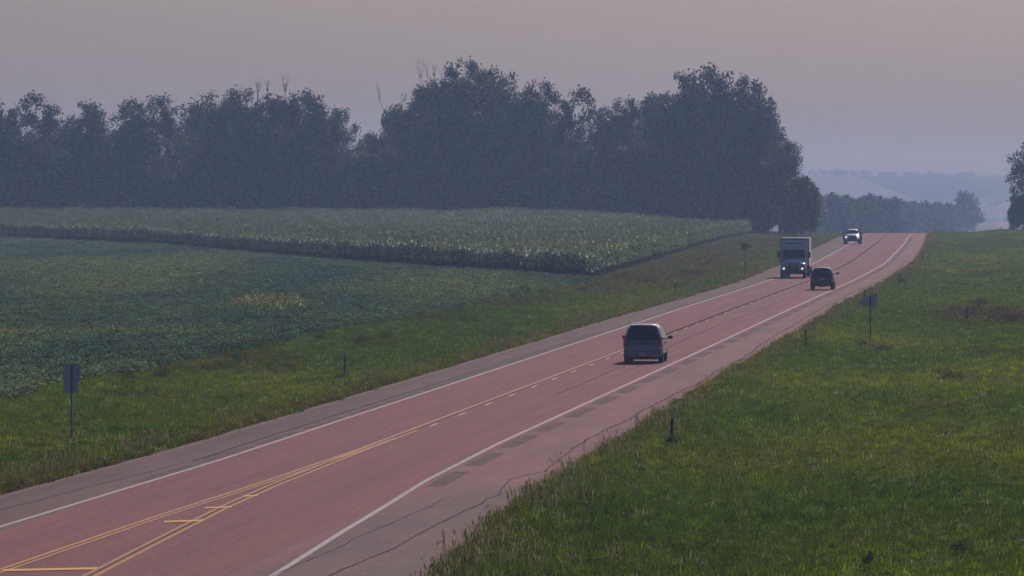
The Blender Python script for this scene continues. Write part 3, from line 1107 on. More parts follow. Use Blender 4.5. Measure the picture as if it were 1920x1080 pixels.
tree('far', x, Y, 8.7 + (335 - 359) * Y / F - float(ZG(x, Y)), .86, 'big round hazy tree alone left of the distant road', 'tree')['group'] = 'lone valley tree'
Y = 4200
# right edge tree group, nearer
for (px, ty, Y, kd, wf, lab) in ((1948, 258, 1255, 'round', 1.22, 'big dark tree cut off by the right picture edge'),
                                 (2050, 215, 1275, 'full', .9, 'tall tree standing outside the picture right of the cut off tree')):
    x = (px - 960) / F * Y
    tree(kd, x, Y, 8.7 + (335 - ty) * Y / F - float(ZG(x, Y)), wf, lab)
x = (1906 - 960) / F * 1245
tree('round', x, 1245, 6.4, .95, 'small leafy tree under the left side of the tree at right picture edge', None, 'tree')
x = (1917 - 960) / F * 1250
tr = tree('bushy', x, 1250, 6.6, .6, 'dark bush hard against the right picture edge at the foot of the tree', None, 'bush', 'bush')

# wooded ridge kilometres away
pts = []
for Y0, n_, lo, hi in ((8700, 520, -900, 1300), (8050, 200, -700, 1200), (7300, 110, -500, 1100)):
    for _ in range(n_):
        x, yv = rnd.uniform(lo, hi), Y0 + rnd.uniform(-150, 150)
        if vnoise(np.array([x]), np.array([yv]), 150, 400, 90)[0] > (.22 if Y0 > 8500 else .55):
            pts.append((x, yv, float(ZG(x, yv)) - .5))
pts = np.array(pts)
n = len(pts)
sc = rng.uniform(4, 9, (n, 1)) * np.array([[1.9, 1.4, 1.0]])
scatter_object('distant_woods', pts, sc, rng.uniform(0, 6.28, n), np.ones((n, 3)) * .05, [variants['far'][0]],
               'thin line of woods on the far hazy ridge', 'woods', 0)

# ------------------------------------------------------------------ weeds and bushes on the banks
def weed(px, py, h, wid, mat, label, group=None):
    x, y, z = spot(px, py)
    t = empty('weed_clump', (x, y, z), rnd.uniform(0, 6), label, 'weeds', group)
    r = np.random.default_rng(int(px * 7 + py))
    n_ = int(1100 * max(.5, wid))
    mat = 'weed' if mat == 'weed' else mat
    vs, q = [], []
    for _ in range(n_):
        cx, cy = r.normal(0, wid * .24), r.normal(0, wid * .6)
        hh = h * 1.35 * math.exp(-(cx / (wid * .6)) ** 2) * r.uniform(.05, 1.0) * (.6 + .4 * math.sin(cx * 14 / wid + px))
        u_ = Vector(r.normal(0, 1, 3)).normalized()
        v_ = u_.cross(Vector(r.normal(0, 1, 3))).normalized()
        s_ = .030 * r.uniform(.6, 1.6)
        c_ = Vector((cx, cy, max(.03, hh)))
        b0 = len(vs)
        vs += [tuple(c_ - u_ * s_), tuple(c_ + v_ * s_ * .6), tuple(c_ + u_ * s_), tuple(c_ - v_ * s_ * .6)]
        q.append((b0, b0 + 1, b0 + 2, b0 + 3))
    link('foliage', np_mesh('foliage', vs, q, M[mat]), t)
    mb = MB()
    for _ in range(14):
        cx, cy = r.normal(0, wid * .35), r.normal(0, wid * .45)
        mb.tube([(cx * .8, cy * .8, -.03), (cx, cy, h * r.uniform(.5, 1.1))], [.008, .004], 4)
    mb.build('stems', M['weed'], t)['kind'] = 'stuff'


weed(1618, 652, .55, .55, 'weed', 'dark bushy weed clump left of the foot of the back-facing pennant sign')
weed(1655, 662, .38, .75, 'weed_red', 'brownish weeds spreading right of the foot of the back-facing pennant sign')
weed(1785, 716, .35, .85, 'weed_red', 'reddish brown weed patch alone in the right grass bank')
weed(1258, 838, .28, .35, 'weed', 'dark weeds round the foot of the nearest delineator post on the right')
weed(1692, 535, .55, .45, 'weed', 'dark weeds beside the third delineator post on the right')
weed(1620, 580, .50, .9, 'weed', 'dark weeds round the post behind the back-facing pennant sign')
weed(638, 718, .40, .40, 'weed', 'dark weeds at the foot of the left delineator post')
weed(445, 686, .55, .38, 'weed', 'compact dark green weed bush at the bean field edge, left of the others')
weed(675, 648, .55, .45, 'weed', 'dark green weed bush at the bean field edge above the left delineator')
weed(725, 640, .50, .60, 'weed', 'wide dark weed bush at the bean field edge, right of the compact pair')
weed(600, 640, .45, .60, 'weed', 'dim weed bush where the bean field narrows, left of the wide ones')
weed(870, 606, .60, .80, 'weed', 'weed bush far along the left ditch beside the beans')
weed(300, 712, .40, .75, 'weed_red', 'brown weed patch along the left ditch near the back-facing sign')
weed(240, 716, .40, .7, 'weed_red', 'brown weed patch nearest the back-facing rectangular sign')
weed(150, 845, .28, .6, 'weed', 'dark weeds round the foot of the back-facing rectangular sign')
weed(90, 862, .25, .6, 'weed_red', 'brown weed tuft left of the foot of the back-facing rectangular sign')
weed(1300, 520, .6, 1.2, 'weed_red', 'dark brown weeds in the dry ditch beside the corn corner')
weed(1210, 535, .7, 1.4, 'weed', 'dark weeds at the ditch below the corner of the cornfield')
weed(1760, 438, .9, .8, 'weed', 'dark weed tuft on the crest just right of the road')
weed(1840, 578, .7, .9, 'weed_red', 'tall reddish weeds beside the thin post on the right bank')
weed(1895, 612, .6, .9, 'weed_red', 'dark red weeds at the right picture edge below the thin post')
weed(1630, 1066, .30, .30, 'weed', 'dark weed clump at the bottom edge of the right grass bank')
weed(1800, 1040, .26, .34, 'weed', 'dark weed clump near the bottom right picture corner')
weed(1440, 985, .24, .30, 'weed', 'dark weed clump low in the right bank, left of the corner clumps')

# ------------------------------------------------------------------ signs and posts
M['galv'] = plain('galvanised_steel', (0.20, 0.21, 0.23), 0.5, 0.6)
M['sign_back'] = plain('bare_aluminium', (0.62, 0.63, 0.67), 0.6, 0.1, var=.06, scale=1.5)
M['post_dark'] = plain('dark_green_post', (0.020, 0.024, 0.022), 0.7)
M['sign_yellow'] = plain('yellow_sheeting', (0.85, 0.52, 0.05), 0.5, var=.08)
M['black_ink'] = plain('black_lettering', (0.012, 0.012, 0.012), 0.6)
M['reflector'] = plain('white_reflector', (0.65, 0.63, 0.60), 0.3)
M['wood'] = plain('weathered_wood', (0.09, 0.075, 0.062), 0.9, var=.3)


def u_post(mb, h, w_=.055):
    """a U-channel steel post"""
    mb.box(-w_ / 2, w_ / 2, -.006, .0, -.4, h)
    mb.box(-w_ / 2, -w_ / 2 + .006, .0, .035, -.4, h)
    mb.box(w_ / 2 - .006, w_ / 2, .0, .035, -.4, h)
    return mb


def rounded(w_, h_, r_, n_=4):
    out = []
    for cx, cz, a0 in ((w_ / 2 - r_, h_ / 2 - r_, 0), (-w_ / 2 + r_, h_ / 2 - r_, 90), (-w_ / 2 + r_, -h_ / 2 + r_, 180), (w_ / 2 - r_, -h_ / 2 + r_, 270)):
        for k in range(n_ + 1):
            t = R(a0 + 90 * k / n_)
            out.append((cx + r_ * math.cos(t), cz + r_ * math.sin(t)))
    return out


def plate(mb, outline, cx, cz, y0, th):
    n_ = len(outline)
    vs = [(cx + p[0], y0, cz + p[1]) for p in outline] + [(cx + p[0], y0 + th, cz + p[1]) for p in outline]
    mb.add(vs, [tuple(range(n_)), tuple(range(n_, 2 * n_))[::-1]] + [(k, (k + 1) % n_, n_ + (k + 1) % n_, n_ + k) for k in range(n_)])
    return mb


ROAD_RZ = -math.atan(.0743)
# back-facing rectangular signs on one post, left
x, y, z = spot(134, 836)
t = empty('road_sign', (x, y, z), ROAD_RZ + .02, 'grey back of two rectangular signs on one thin post, left grass bank', 'road sign')
u_post(MB(), 2.78).build('post', M['galv'], t)
o = plate(MB(), rounded(.60, .62, .05), 0, 2.50, .037, .004).build('upper_panel', M['sign_back'], t)
o = plate(MB(), rounded(.52, .38, .04), -.02, 1.99, .037, .004).build('lower_panel', M['sign_back'], t)
mb = MB()
for zz in (2.62, 2.38, 2.08, 1.90): mb.tube([(0, -.012, zz), (0, .045, zz)], [.012, .012], 6)
mb.build('bolt', M['galv'], t)['kind'] = 'stuff'

pen = [(-.62, 0), (.42, .46), (.46, .42), (.46, -.42), (.42, -.46), (-.62, -.03)]
x, y, z = spot(1632, 646)
t = empty('pennant_sign', (x, y, z), ROAD_RZ + .10, 'grey back of a pennant-shaped sign pointing left, on the right grass bank', 'road sign')
mb = u_post(MB(), 2.80)
mb.build('post', M['post_dark'], t)
plate(MB(), [(-.62, -.02), (.40, .42), (.30 + .12, .40), (.42, -.40), (.38, -.42)], -.06, 2.42, .037, .004).build('panel', M['sign_back'], t)
mb = MB()
for zz in (2.6, 2.28): mb.tube([(0, -.012, zz), (0, .045, zz)], [.012, .012], 6)
mb.build('bolt', M['galv'], t)['kind'] = 'stuff'

x, y, z = spot(1397, 509)
t = empty('pennant_sign', (x, y, z), ROAD_RZ - .02, 'yellow pennant sign lettered no passing zone, pointing right, left of the oncoming box truck', 'road sign')
u_post(MB(), 2.75).build('post', M['galv'], t)
plate(MB(), [(-.42, .42), (-.42, -.42), (-.38, -.44), (.66, -.02), (.66, .02), (-.38, .44)], .08, 2.42, -.046, .004).build('panel', M['sign_yellow'], t)
for txt, zz, xx, sz in (('NO', 2.56, -.08, .17), ('PASSING', 2.36, .03, .17), ('ZONE', 2.18, -.06, .17)):
    cu = bpy.data.curves.new('lettering', 'FONT')
    cu.body = txt
    cu.size = sz * 1.25
    cu.align_x = 'CENTER'
    cu.extrude = .001
    tmp = bpy.data.objects.new('lettering', cu)
    COL.objects.link(tmp)
    bpy.context.view_layer.update()
    me = bpy.data.meshes.new_from_object(tmp)
    bpy.data.objects.remove(tmp)
    me.materials.clear()
    me.materials.append(M['black_ink'])
    lo = link('lettering', me, t)
    lo.rotation_euler = (R(90), 0, 0)
    lo.location = (xx - .02, -.0485, zz - .06)


def delineator(px, py, h, label, refl=True, lean=.0):
    x, y, z = spot(px, py)
    t = empty('delineator_post', (x, y, z), ROAD_RZ, label, 'post', 'delineator posts along the road')
    t.rotation_euler = (0, lean, ROAD_RZ)
    u_post(MB(), h, .085).build('post', M['post_dark'], t)
    if refl:
        mb = MB()
        plate(mb, rounded(.10, .11, .03), 0, h - .03, -.014, .006)
        mb.build('reflector', M['reflector'], t)
    return t


delineator(646, 716, 1.25, 'dark delineator post with white top on the left grass bank')
delineator(1258, 838, 1.05, 'nearest dark delineator post with white top on the right grass bank', lean=.05)
delineator(1511, 660, 1.20, 'second dark delineator post on the right, left of the pennant sign')
delineator(1621, 578, 1.25, 'dark delineator post partly hidden behind the back-facing pennant sign', False)
delineator(1686, 537, 1.15, 'third clear delineator post along the right road edge')
delineator(1730, 492, 1.15, 'farthest dark delineator post on the right near the road crest', False)
delineator(1266, 555, 1.15, 'delineator post in the left ditch beyond the van, pale top')
delineator(1397, 517, 1.20, 'short dark post in front of the yellow pennant sign', False)
delineator(1547, 446, 1.15, 'tiny delineator post left of the oncoming pickup', False)


def wood_post(px, py, h, label):
    x, y, z = spot(px, py)
    t = MB().tube([(0, 0, -.3), (.01, 0, h * .6), (.015, 0, h)], [.06, .055, .05], 8).build('fence_post', M['wood'])
    t.location = (x, y, z)
    tag(t, label, 'post')


wood_post(1813, 610, 1.15, 'thin dark post among red weeds on the right grass bank')
wood_post(1812, 439, .9, 'small dark post on the grass crest at far right')
wood_post(1787, 438, .8, 'small dark post among crest weeds just right of the road top')

# litter
x, y, z = spot(1568, 746)
mb = MB()
mb.box(-.10, .10, -.06, .06, .20, .235, .008)
o = mb.build('scrap_of_litter', plain('white_plastic', (.8, .8, .76), .5))
o.location = (x, y, z)
o.rotation_euler = (.5, .1, .4)
tag(o, 'small white scrap of litter lying in the right grass bank', 'litter')

# ------------------------------------------------------------------ vehicles
M['tyre'] = plain('tyre_rubber', (0.012, 0.012, 0.013), 0.85)
M['rim'] = plain('alloy_rim', (0.30, 0.31, 0.33), 0.35, 0.8)
M['glass'] = plain('dark_glass', (0.010, 0.013, 0.017), 0.08, 0.0, 0.0, var=.05, spec=.6)
M['trim'] = plain('black_trim', (0.015, 0.015, 0.017), 0.6)
M['under'] = plain('underbody', (0.010, 0.010, 0.011), 0.9)
M['van_paint'] = plain('grey_blue_paint', (0.16, 0.18, 0.225), 0.30, 0.3, 0.8, var=.04)
M['suv_paint'] = plain('black_paint', (0.012, 0.013, 0.016), 0.22, 0.3, 0.8, var=.04)
M['white_body'] = plain('white_body_paint', (0.62, 0.63, 0.66), 0.35, 0.0, 0.6, var=.04)
M['truck_paint'] = plain('blue_grey_truck_paint', (0.34, 0.42, 0.55), 0.4, 0.0, 0.5, var=.05)
M['box_panel'] = plain('white_box_panel', (0.74, 0.79, 0.86), 0.5, var=.06, scale=1.2)
M['chrome'] = plain('chrome', (0.55, 0.55, 0.57), 0.15, 1.0, var=.03)
M['red_lens'] = plain('red_lens', (0.60, 0.012, 0.020), 0.2, coat=.5)
M['clear_lens'] = plain('clear_lens', (0.55, 0.56, 0.58), 0.12, coat=.5)
M['headlight'] = lamp('lit_headlight', (0.95, 0.97, 1.0), 1.0)
M['plate'] = plain('licence_plate', (0.50, 0.50, 0.52), 0.5)
M['amber'] = plain('amber_lens', (0.55, 0.22, 0.03), 0.3)


def loft(name, stations, mat, parent, sub=1):
    """stations: rings of half-profiles [(x, y, z), ...] from bottom centre up to top centre; mirrored and capped"""
    mb = MB()
    nh = len(stations[0])
    rings = []
    for st in stations:
        ring = [Vector(p) for p in st] + [Vector((-p[0], p[1], p[2])) for p in st[-2:0:-1]]
        rings.append(ring)
    n_ = len(rings[0])
    vs = [tuple(p) for r_ in rings for p in r_]
    fs = []
    for i in range(len(rings) - 1):
        for k in range(n_):
            fs.append((i * n_ + k, i * n_ + (k + 1) % n_, (i + 1) * n_ + (k + 1) % n_, (i + 1) * n_ + k))
    for i in (0, len(rings) - 1):
        b0 = i * n_
        for k in range(nh - 1):
            a_, b_ = k, k + 1
            a2, b2 = (n_ - k) % n_, (n_ - k - 1) % n_
            q = [b0 + a_, b0 + b_, b0 + b2, b0 + a2]
            q = list(dict.fromkeys(q))
            if len(q) >= 3: fs.append(tuple(q))
    mb.add(vs, fs)
    o = mb.build(name, mat, parent, True)
    if sub:
        md = o.modifiers.new('round', 'SUBSURF')
        md.levels = md.render_levels = sub
    return o


def wheel(parent, x, y, r_, wd, side, rim=True):
    mb = MB()
    mb.lathe_x([(-wd / 2, r_ * .62), (-wd / 2, r_ * .93), (-wd / 2 + .03, r_), (wd / 2 - .03, r_), (wd / 2, r_ * .93), (wd / 2, r_ * .62)], 0, 0, 0, 24)
    o = mb.build('wheel', M['tyre'], parent, False)
    o.location = (x, y, r_)
    rb = MB()
    s_ = side
    rb.lathe_x([(s_ * (wd / 2 - .05), r_ * .60), (s_ * (wd / 2 - .01), r_ * .58), (s_ * (wd / 2 - .03), r_ * .50), (s_ * (wd / 2 - .05), r_ * .2), (s_ * (wd / 2 + .005), r_ * .14), (s_ * (wd / 2 + .005), .001)], 0, 0, 0, 18)
    for k in range(5):
        t = 2 * math.pi * k / 5
        cy, cz = math.cos(t), math.sin(t)
        rb.tube([(s_ * (wd / 2 - .01), cy * r_ * .12, cz * r_ * .12), (s_ * (wd / 2 - .015), cy * r_ * .56, cz * r_ * .56)], [.035, .025], 5)
    rb.build('rim', M['rim'], o)
    return o


def quad_panel(name, pts, mat, parent, th=.006):
    """a thin flat or slightly bent panel from a ring of 3-D points"""
    P3 = [Vector(p) for p in pts]
    nrm = (P3[1] - P3[0]).cross(P3[2] - P3[0]).normalized() * th
    n_ = len(P3)
    mb = MB()
    mb.add([tuple(p) for p in P3] + [tuple(p - nrm) for p in P3],
           [tuple(range(n_)), tuple(range(n_, 2 * n_))[::-1]] + [(k, (k + 1) % n_, n_ + (k + 1) % n_, n_ + k) for k in range(n_)])
    return mb.build(name, mat, parent)


def car_body(L, W, H, belt, hood, zb, ywind, yhood, yroof, rear_lean, wr, paint_, parent):
    """stations from the tail (-y) to the nose (+y)"""
    hw = W / 2
    def st(y, top_y, zt, wt, bw=hw, zbelt=belt, by=None, zbb=zb):
        return [(0, y, zbb), (bw * .82, y, zbb), (bw * .97, y, zbb + .12), (bw, y, zbb + .34), (bw, y + (top_y - y) * .02, (zbb + .34 + zbelt) / 2), (bw * .975, y + (top_y - y) * .15, zbelt),
                (wt, y + (top_y - y) * .85, zt - .10), (wt * .86, top_y, zt - .012), (0, top_y, zt)]
    b = L / 2
    S_ = [st(-b + .03, -b + rear_lean, H - .06, wr * .95, hw * .93),
          st(-b + .10, -b + rear_lean + .06, H - .02, wr * .985, hw * .985),
          st(-b + .45, -b + rear_lean + .35, H, wr),
          st(-b + 1.2, -b + 1.2, H, wr),
          st(-.2, -.2, H, wr),
          st(yroof, yroof, H - .02, wr * .99),
          st((yroof + ywind) / 2 + .1, (yroof + ywind) / 2, (H + hood) / 2 + .12, wr * 1.03),
          st(ywind, ywind - .02, hood + .10, hw * .88, zbelt=hood + .0),
          st(yhood, yhood, hood - .04, hw * .80, hw * .985, zbelt=hood - .14),
          st(b - .22, b - .22, hood - .16, hw * .74, hw * .93, zbelt=hood - .26),
          st(b - .02, b - .06, hood - .30, hw * .60, hw * .80, zbelt=hood - .40, zbb=zb + .05)]
    return loft('body', S_, paint_, parent, 1)


def rear_dress(t, L, W, H, belt, wr, rear_lean, zb, paint_, tall_lights, plate_z):
    b = L / 2
    hw = W / 2
    yb = lambda z: -b - .012 + max(0, (z - belt)) / (H - belt) * rear_lean * .92
    z0, z1 = belt + .05, H - .17
    quad_panel('rear_window', [(-hw * .80, yb(z0) - .015, z0), (hw * .80, yb(z0) - .015, z0), (wr * .84, yb(z1) - .02, z1), (-wr * .84, yb(z1) - .02, z1)], M['glass'], t)
    MB().box(-wr * .86, wr * .86, -b + rear_lean - .26, -b + rear_lean + .10, H - .10, H - .055, .015).build('spoiler', paint_, t)
    MB().box(-hw * .97, hw * .97, -b - .09, -b + .12, zb + .02, zb + .33, .05).build('rear_bumper', paint_ if tall_lights else M['trim'], t)
    o = MB().box(-.17, .17, -b - .104, -b - .088, plate_z - .08, plate_z + .08, .006).build('licence_plate', M['plate'], t)
    for s_ in (-1, 1):
        zl0, zl1 = (belt - .30, belt + .16) if tall_lights else (belt - .28, belt + .02)
        MB().box(s_ * hw * .90 - .075, s_ * hw * .90 + .075, -b - .035, -b + .22, zl0, zl1, .03).build('tail_light', M['red_lens'], t)
        MB().box(s_ * hw * .90 - .06, s_ * hw * .90 + .06, -b - .040, -b + .1, zl0 - .10, zl0 - .01, .02).build('reversing_light', M['clear_lens'], t)
    MB().box(-.42, .42, -b - .032, -b - .002, belt - .20, belt - .15, .008).build('tailgate_trim', M['trim'], t)
    MB().tube([(-.02, yb(z0) - .05, z0 + .02), (-.40, yb(z0 + .08) - .05, z0 + .10)], [.012, .008], 5).build('rear_wiper', M['trim'], t)
    MB().tube([(.45, -b - .06, zb + .04), (.45, -b + .35, zb + .04)], [.03, .03], 8).build('exhaust_pipe', M['chrome'], t)


def side_windows(t, L, W, H, belt, wr, cuts, hw_off=.0):
    hw = W / 2
    for s_ in (-1, 1):
        for (ya, yb_, yc, yd) in cuts:     # bottom rear, bottom front, top front, top rear
            xb, xt = s_ * (hw * .975 + .012), s_ * (wr + .018)
            zb_, zt_ = belt + .04, H - .19
            f_ = (zt_ - belt) / (H - .10 - belt)
            xt = s_ * (hw * .975 + (wr - hw * .975) * f_ + .014)
            quad_panel('side_window', [(xb, ya, zb_), (xb, yb_, zb_), (xt, yc, zt_), (xt, yd, zt_)], M['glass'], t)


def mirrors(t, W, y, z, mat, sz=(.24, .12, .17), out=.09):
    for s_ in (-1, 1):
        x0 = s_ * (W / 2 + out)
        o = MB().box(x0 - sz[0] / 2 + s_ * .05, x0 + sz[0] / 2 + s_ * .05, y - sz[1] / 2, y + sz[1] / 2, z - sz[2] / 2, z + sz[2] / 2, .035).build('wing_mirror', mat, t)
        MB().tube([(s_ * (W / 2 - .12), y + .02, z - .07), (x0, y, z - .04)], [.022, .022], 6).build('mirror_arm', M['trim'], o)


def front_dress(t, L, W, hood, zb, lit=False):
    b = L / 2
    hw = W / 2
    MB().box(-hw * .92, hw * .92, b - .14, b + .05, zb, zb + .26, .05).build('front_bumper', M['trim'], t)
    MB().box(-hw * .52, hw * .52, b - .08, b + .02, zb + .28, hood - .36, .02).build('grille', M['trim'], t)
    for s_ in (-1, 1):
        MB().box(s_ * hw * .74 - .14, s_ * hw * .74 + .14, b - .2, b + .0, hood - .50, hood - .34, .03).build('headlight', M['headlight'] if lit else M['clear_lens'], t)


def underside(t, L, W, zb):
    MB().box(-W * .36, W * .36, -L / 2 + .15, L / 2 - .2, zb - .07, zb + .25).build('underbody', M['under'], t)


def place(t, px, py, flip=False, lane=None):
    h = 8.7
    y = F * h / (py - 335.0)
    x = (px - 960) / F * y
    z = float(ZR(y))
    sl = (float(CX(y + 4)) - float(CX(y - 4))) / 8
    t.location = (x, y, z + .01)
    t.rotation_euler = (0, 0, -math.atan(sl) + (math.pi if flip else 0))


# minivan
L, W, H, belt, wr = 5.1, 1.86, 1.84, 1.08, .70
van = empty('minivan', (0, 0, 0), 0, 'grey blue minivan nearest the camera, seen from behind in the right lane', 'minivan')
car_body(L, W, H, belt, 1.02, .24, 1.55, 1.9, .85, .42, wr, M['van_paint'], van)
rear_dress(van, L, W, H, belt, wr, .42, .24, M['van_paint'], True, .42)
side_windows(van, L, W, H, belt, wr, [(-2.0, -.95, -1.0, -1.75), (-.88, .25, .22, -.90), (.32, 1.25, .85, .30)])
quad_panel('windscreen', [(-.76, 1.52, 1.12), (.76, 1.52, 1.12), (.64, .98, 1.72), (-.64, .98, 1.72)], M['glass'], van)
mirrors(van, W, 1.25, 1.15, M['trim'], (.20, .12, .16), .12)
front_dress(van, L, W, 1.02, .24)
underside(van, L, W, .24)
for s_ in (-1, 1):
    MB().box(s_ * .60 - .02, s_ * .60 + .02, -1.9, .6, 1.855, 1.885, .008).build('roof_rail', M['chrome'], van)
    for yy in (-1.55, 1.5):
        wheel(van, s_ * .81, yy, .34, .23, s_)
place(van, 1211, 679)

# dark SUV
L, W, H, belt, wr = 4.8, 1.84, 1.76, 1.12, .66
suv = empty('suv', (0, 0, 0), 0, 'black SUV driving away beyond the minivan, beside the oncoming box truck', 'SUV')
car_body(L, W, H, belt, 1.10, .34, 1.35, 1.7, .65, .38, wr, M['suv_paint'], suv)
rear_dress(suv, L, W, H, belt, wr, .38, .34, M['suv_paint'], False, .85)
side_windows(suv, L, W, H, belt, wr, [(-1.95, -1.1, -1.15, -1.7), (-1.02, .05, .02, -1.05), (.12, 1.1, .66, .10)])
quad_panel('windscreen', [(-.76, 1.32, 1.20), (.76, 1.32, 1.20), (.64, .78, 1.66), (-.64, .78, 1.66)], M['glass'], suv)
mirrors(suv, W, 1.05, 1.25, M['trim'], (.22, .12, .17), .15)
front_dress(suv, L, W, 1.10, .34)
underside(suv, L, W, .36)
MB().box(-.30, .30, -2.46, -2.3, .24, .36, .03).build('tow_hitch', M['trim'], suv)
for s_ in (-1, 1):
    MB().box(s_ * .58 - .02, s_ * .58 + .02, -1.8, .5, 1.79, 1.83, .008).build('roof_rail', M['trim'], suv)
    for yy in (-1.42, 1.42):
        wheel(suv, s_ * .79, yy, .38, .26, s_)
place(suv, 1543, 543)
far_car = copy_tree(suv)
far_car.name = 'car'
tag(far_car, 'tiny dark car on the distant stretch of road beyond the crest', 'car')
yv = 4450.0
far_car.location = (float(CX(yv)) - 1.6, yv, float(ZR(yv)))

# box truck, oncoming (built facing +y, then turned)
tk = empty('box_truck', (0, 0, 0), 0, 'blue grey box truck with white box and lit headlights coming towards the camera', 'truck')
MB().box(-1.225, 1.225, -8.3, -1.35, 1.05, 3.42, .03).build('cargo_box', M['box_panel'], tk)
MB().box(-1.235, 1.235, -8.31, -1.34, 3.42, 3.475, .012).build('box_roof', M['white_body'], tk)
fr = MB()
for s_ in (-1, 1):
    fr.box(s_ * 1.235 - .03, s_ * 1.235 + .03, -1.36, -1.29, 1.03, 3.44, .01)
fr.box(-1.2, 1.2, -1.36, -1.30, 3.34, 3.41)
fr.box(-1.2, 1.2, -1.36, -1.30, 1.04, 1.12)
fr.build('box_corner_frame', M['trim'], tk)
for k in range(5):
    MB().box(-.9 + k * .45 - .05, -.9 + k * .45 + .05, -1.335, -1.30, 3.26, 3.31, .01).build('marker_light', M['amber'], tk)
MB().box(-.75, .75, -1.335, -1.305, 2.98, 3.05, .01).build('vent_strip', M['trim'], tk)
MB().box(-.45, .45, -8.0, 3.0, .62, .98).build('chassis', M['under'], tk)
# cab: loft
hw = 1.10
def ts(y, zt, wt, zb_=.62, bw=hw, sh=.12, zbelt=None):
    zbelt = zbelt or min(zt - .1, 1.72)
    return [(0, y, zb_), (bw * .9, y, zb_), (bw, y, zb_ + .1), (bw, y, (zb_ + zbelt) / 2), (bw * .985, y, zbelt), (wt, y, zt - sh), (wt * .88, y, zt - .02), (0, y, zt)]
loft('cab', [ts(-1.2, 2.58, 1.0), ts(-1.15, 2.62, 1.02), ts(-.6, 2.64, 1.02), ts(.15, 2.60, 1.0), ts(.36, 2.46, .98), ts(.78, 1.86, .98, zbelt=1.62), ts(.86, 1.76, .92, zbelt=1.55)], M['truck_paint'], tk)
loft('hood', [ts(.80, 1.78, .74, .62, .80, .10, 1.45), ts(1.3, 1.72, .72, .62, .80, .10, 1.42), ts(1.9, 1.60, .66, .55, .74, .12, 1.32), ts(2.35, 1.42, .58, .5, .68, .14, 1.20), ts(2.48, 1.18, .50, .5, .60, .12, 1.0)], M['truck_paint'], tk)
for s_ in (-1, 1):
    fd = []
    for (y_, zt_, x1) in ((.9, 1.05, 1.08), (1.15, 1.24, 1.10), (1.55, 1.34, 1.12), (1.95, 1.30, 1.12), (2.30, 1.12, 1.08), (2.44, .90, .98)):
        fd.append((y_, zt_, x1))
    mb = MB()
    vs, fs = [], []
    for (y_, zt_, x1) in fd:
        low_ = .92 if .95 < y_ < 2.1 else .52
        vs += [(s_ * .55, y_, zt_ + .05), (s_ * (x1 - .12), y_, zt_), (s_ * x1, y_, zt_ - .14), (s_ * x1, y_, min(low_, zt_ - .2))]
    for i in range(len(fd) - 1):
        for k in range(3): fs.append((i * 4 + k, i * 4 + k + 1, i * 4 + k + 5, i * 4 + k + 4))
    fs.append((20, 21, 22, 23))
    mb.add(vs, fs)
    o = mb.build('fender', M['truck_paint'], tk, True)
    md = o.modifiers.new('thick', 'SOLIDIFY'); md.thickness = .03
    MB().box(s_ * .80 - .16, s_ * .80 + .16, 2.34, 2.50, .72, .98, .04).build('headlight_housing', M['trim'], tk)
    MB().box(s_ * .80 - .09, s_ * .80 + .09, 2.46, 2.535, .76, .93, .03).build('headlight', M['headlight'], tk)
    mo = MB().box(s_ * 1.36 - .10, s_ * 1.36 + .10, .50, .60, 1.78, 2.30, .03).build('wing_mirror', M['trim'], tk)
    MB().tube([(s_ * .98, .5, 2.32), (s_ * 1.36, .54, 2.28)], [.018, .018], 6).tube([(s_ * 1.02, .5, 1.75), (s_ * 1.36, .54, 1.82)], [.018, .018], 6).build('mirror_arm', M['chrome'], mo)
    quad_panel('side_window', [(s_ * 1.10, -.85, 1.74), (s_ * 1.10, .45, 1.74), (s_ * 1.035, .22, 2.36), (s_ * 1.035, -.85, 2.36)], M['glass'], tk)
    MB().box(s_ * .95 - .2, s_ * .95 + .2, -1.1, .6, .48, .60, .02).build('step', M['chrome'], tk)
    MB().box(s_ * 1.0 - .02, s_ * 1.0 + .02, -3.2, -3.18, .3, .5)
    wheel(tk, s_ * .98, 1.55, .50, .30, s_)
    wheel(tk, s_ * 1.05, -6.2, .50, .28, s_)
    wheel(tk, s_ * .74, -6.2, .50, .28, s_)
    MB().box(s_ * 1.05 - .3, s_ * 1.05 + .12, -6.9, -6.86, .22, .85).build('mud_flap', M['tyre'], tk)
MB().box(-1.06, 1.06, 2.32, 2.60, .36, .64, .05).build('front_bumper', M['trim'], tk)
MB().box(-.46, .46, 2.40, 2.52, .70, 1.28, .03).build('grille', M['trim'], tk)
gb = MB()
for k in range(5): gb.box(-.42, .42, 2.515, 2.535, .76 + k * .11, .79 + k * .11)
gb.build('grille_bars', M['chrome'], tk)['kind'] = 'stuff'
quad_panel('windscreen', [(-.95, .83, 1.80), (.95, .83, 1.80), (.93, .42, 2.40), (-.93, .42, 2.40)], M['glass'], tk)
MB().box(-.96, .96, .30, .58, 2.42, 2.50, .02).build('sun_visor', M['trim'], tk)
for k in range(5):
    MB().box(-.8 + k * .4 - .05, -.8 + k * .4 + .05, .05, .18, 2.60, 2.65, .01).build('cab_light', M['amber'], tk)
place(tk, 1487, 522, True)
d_ = Vector((math.sin(.0743), math.cos(.0743), 0))
tk.location = tk.location + d_ * 2.4

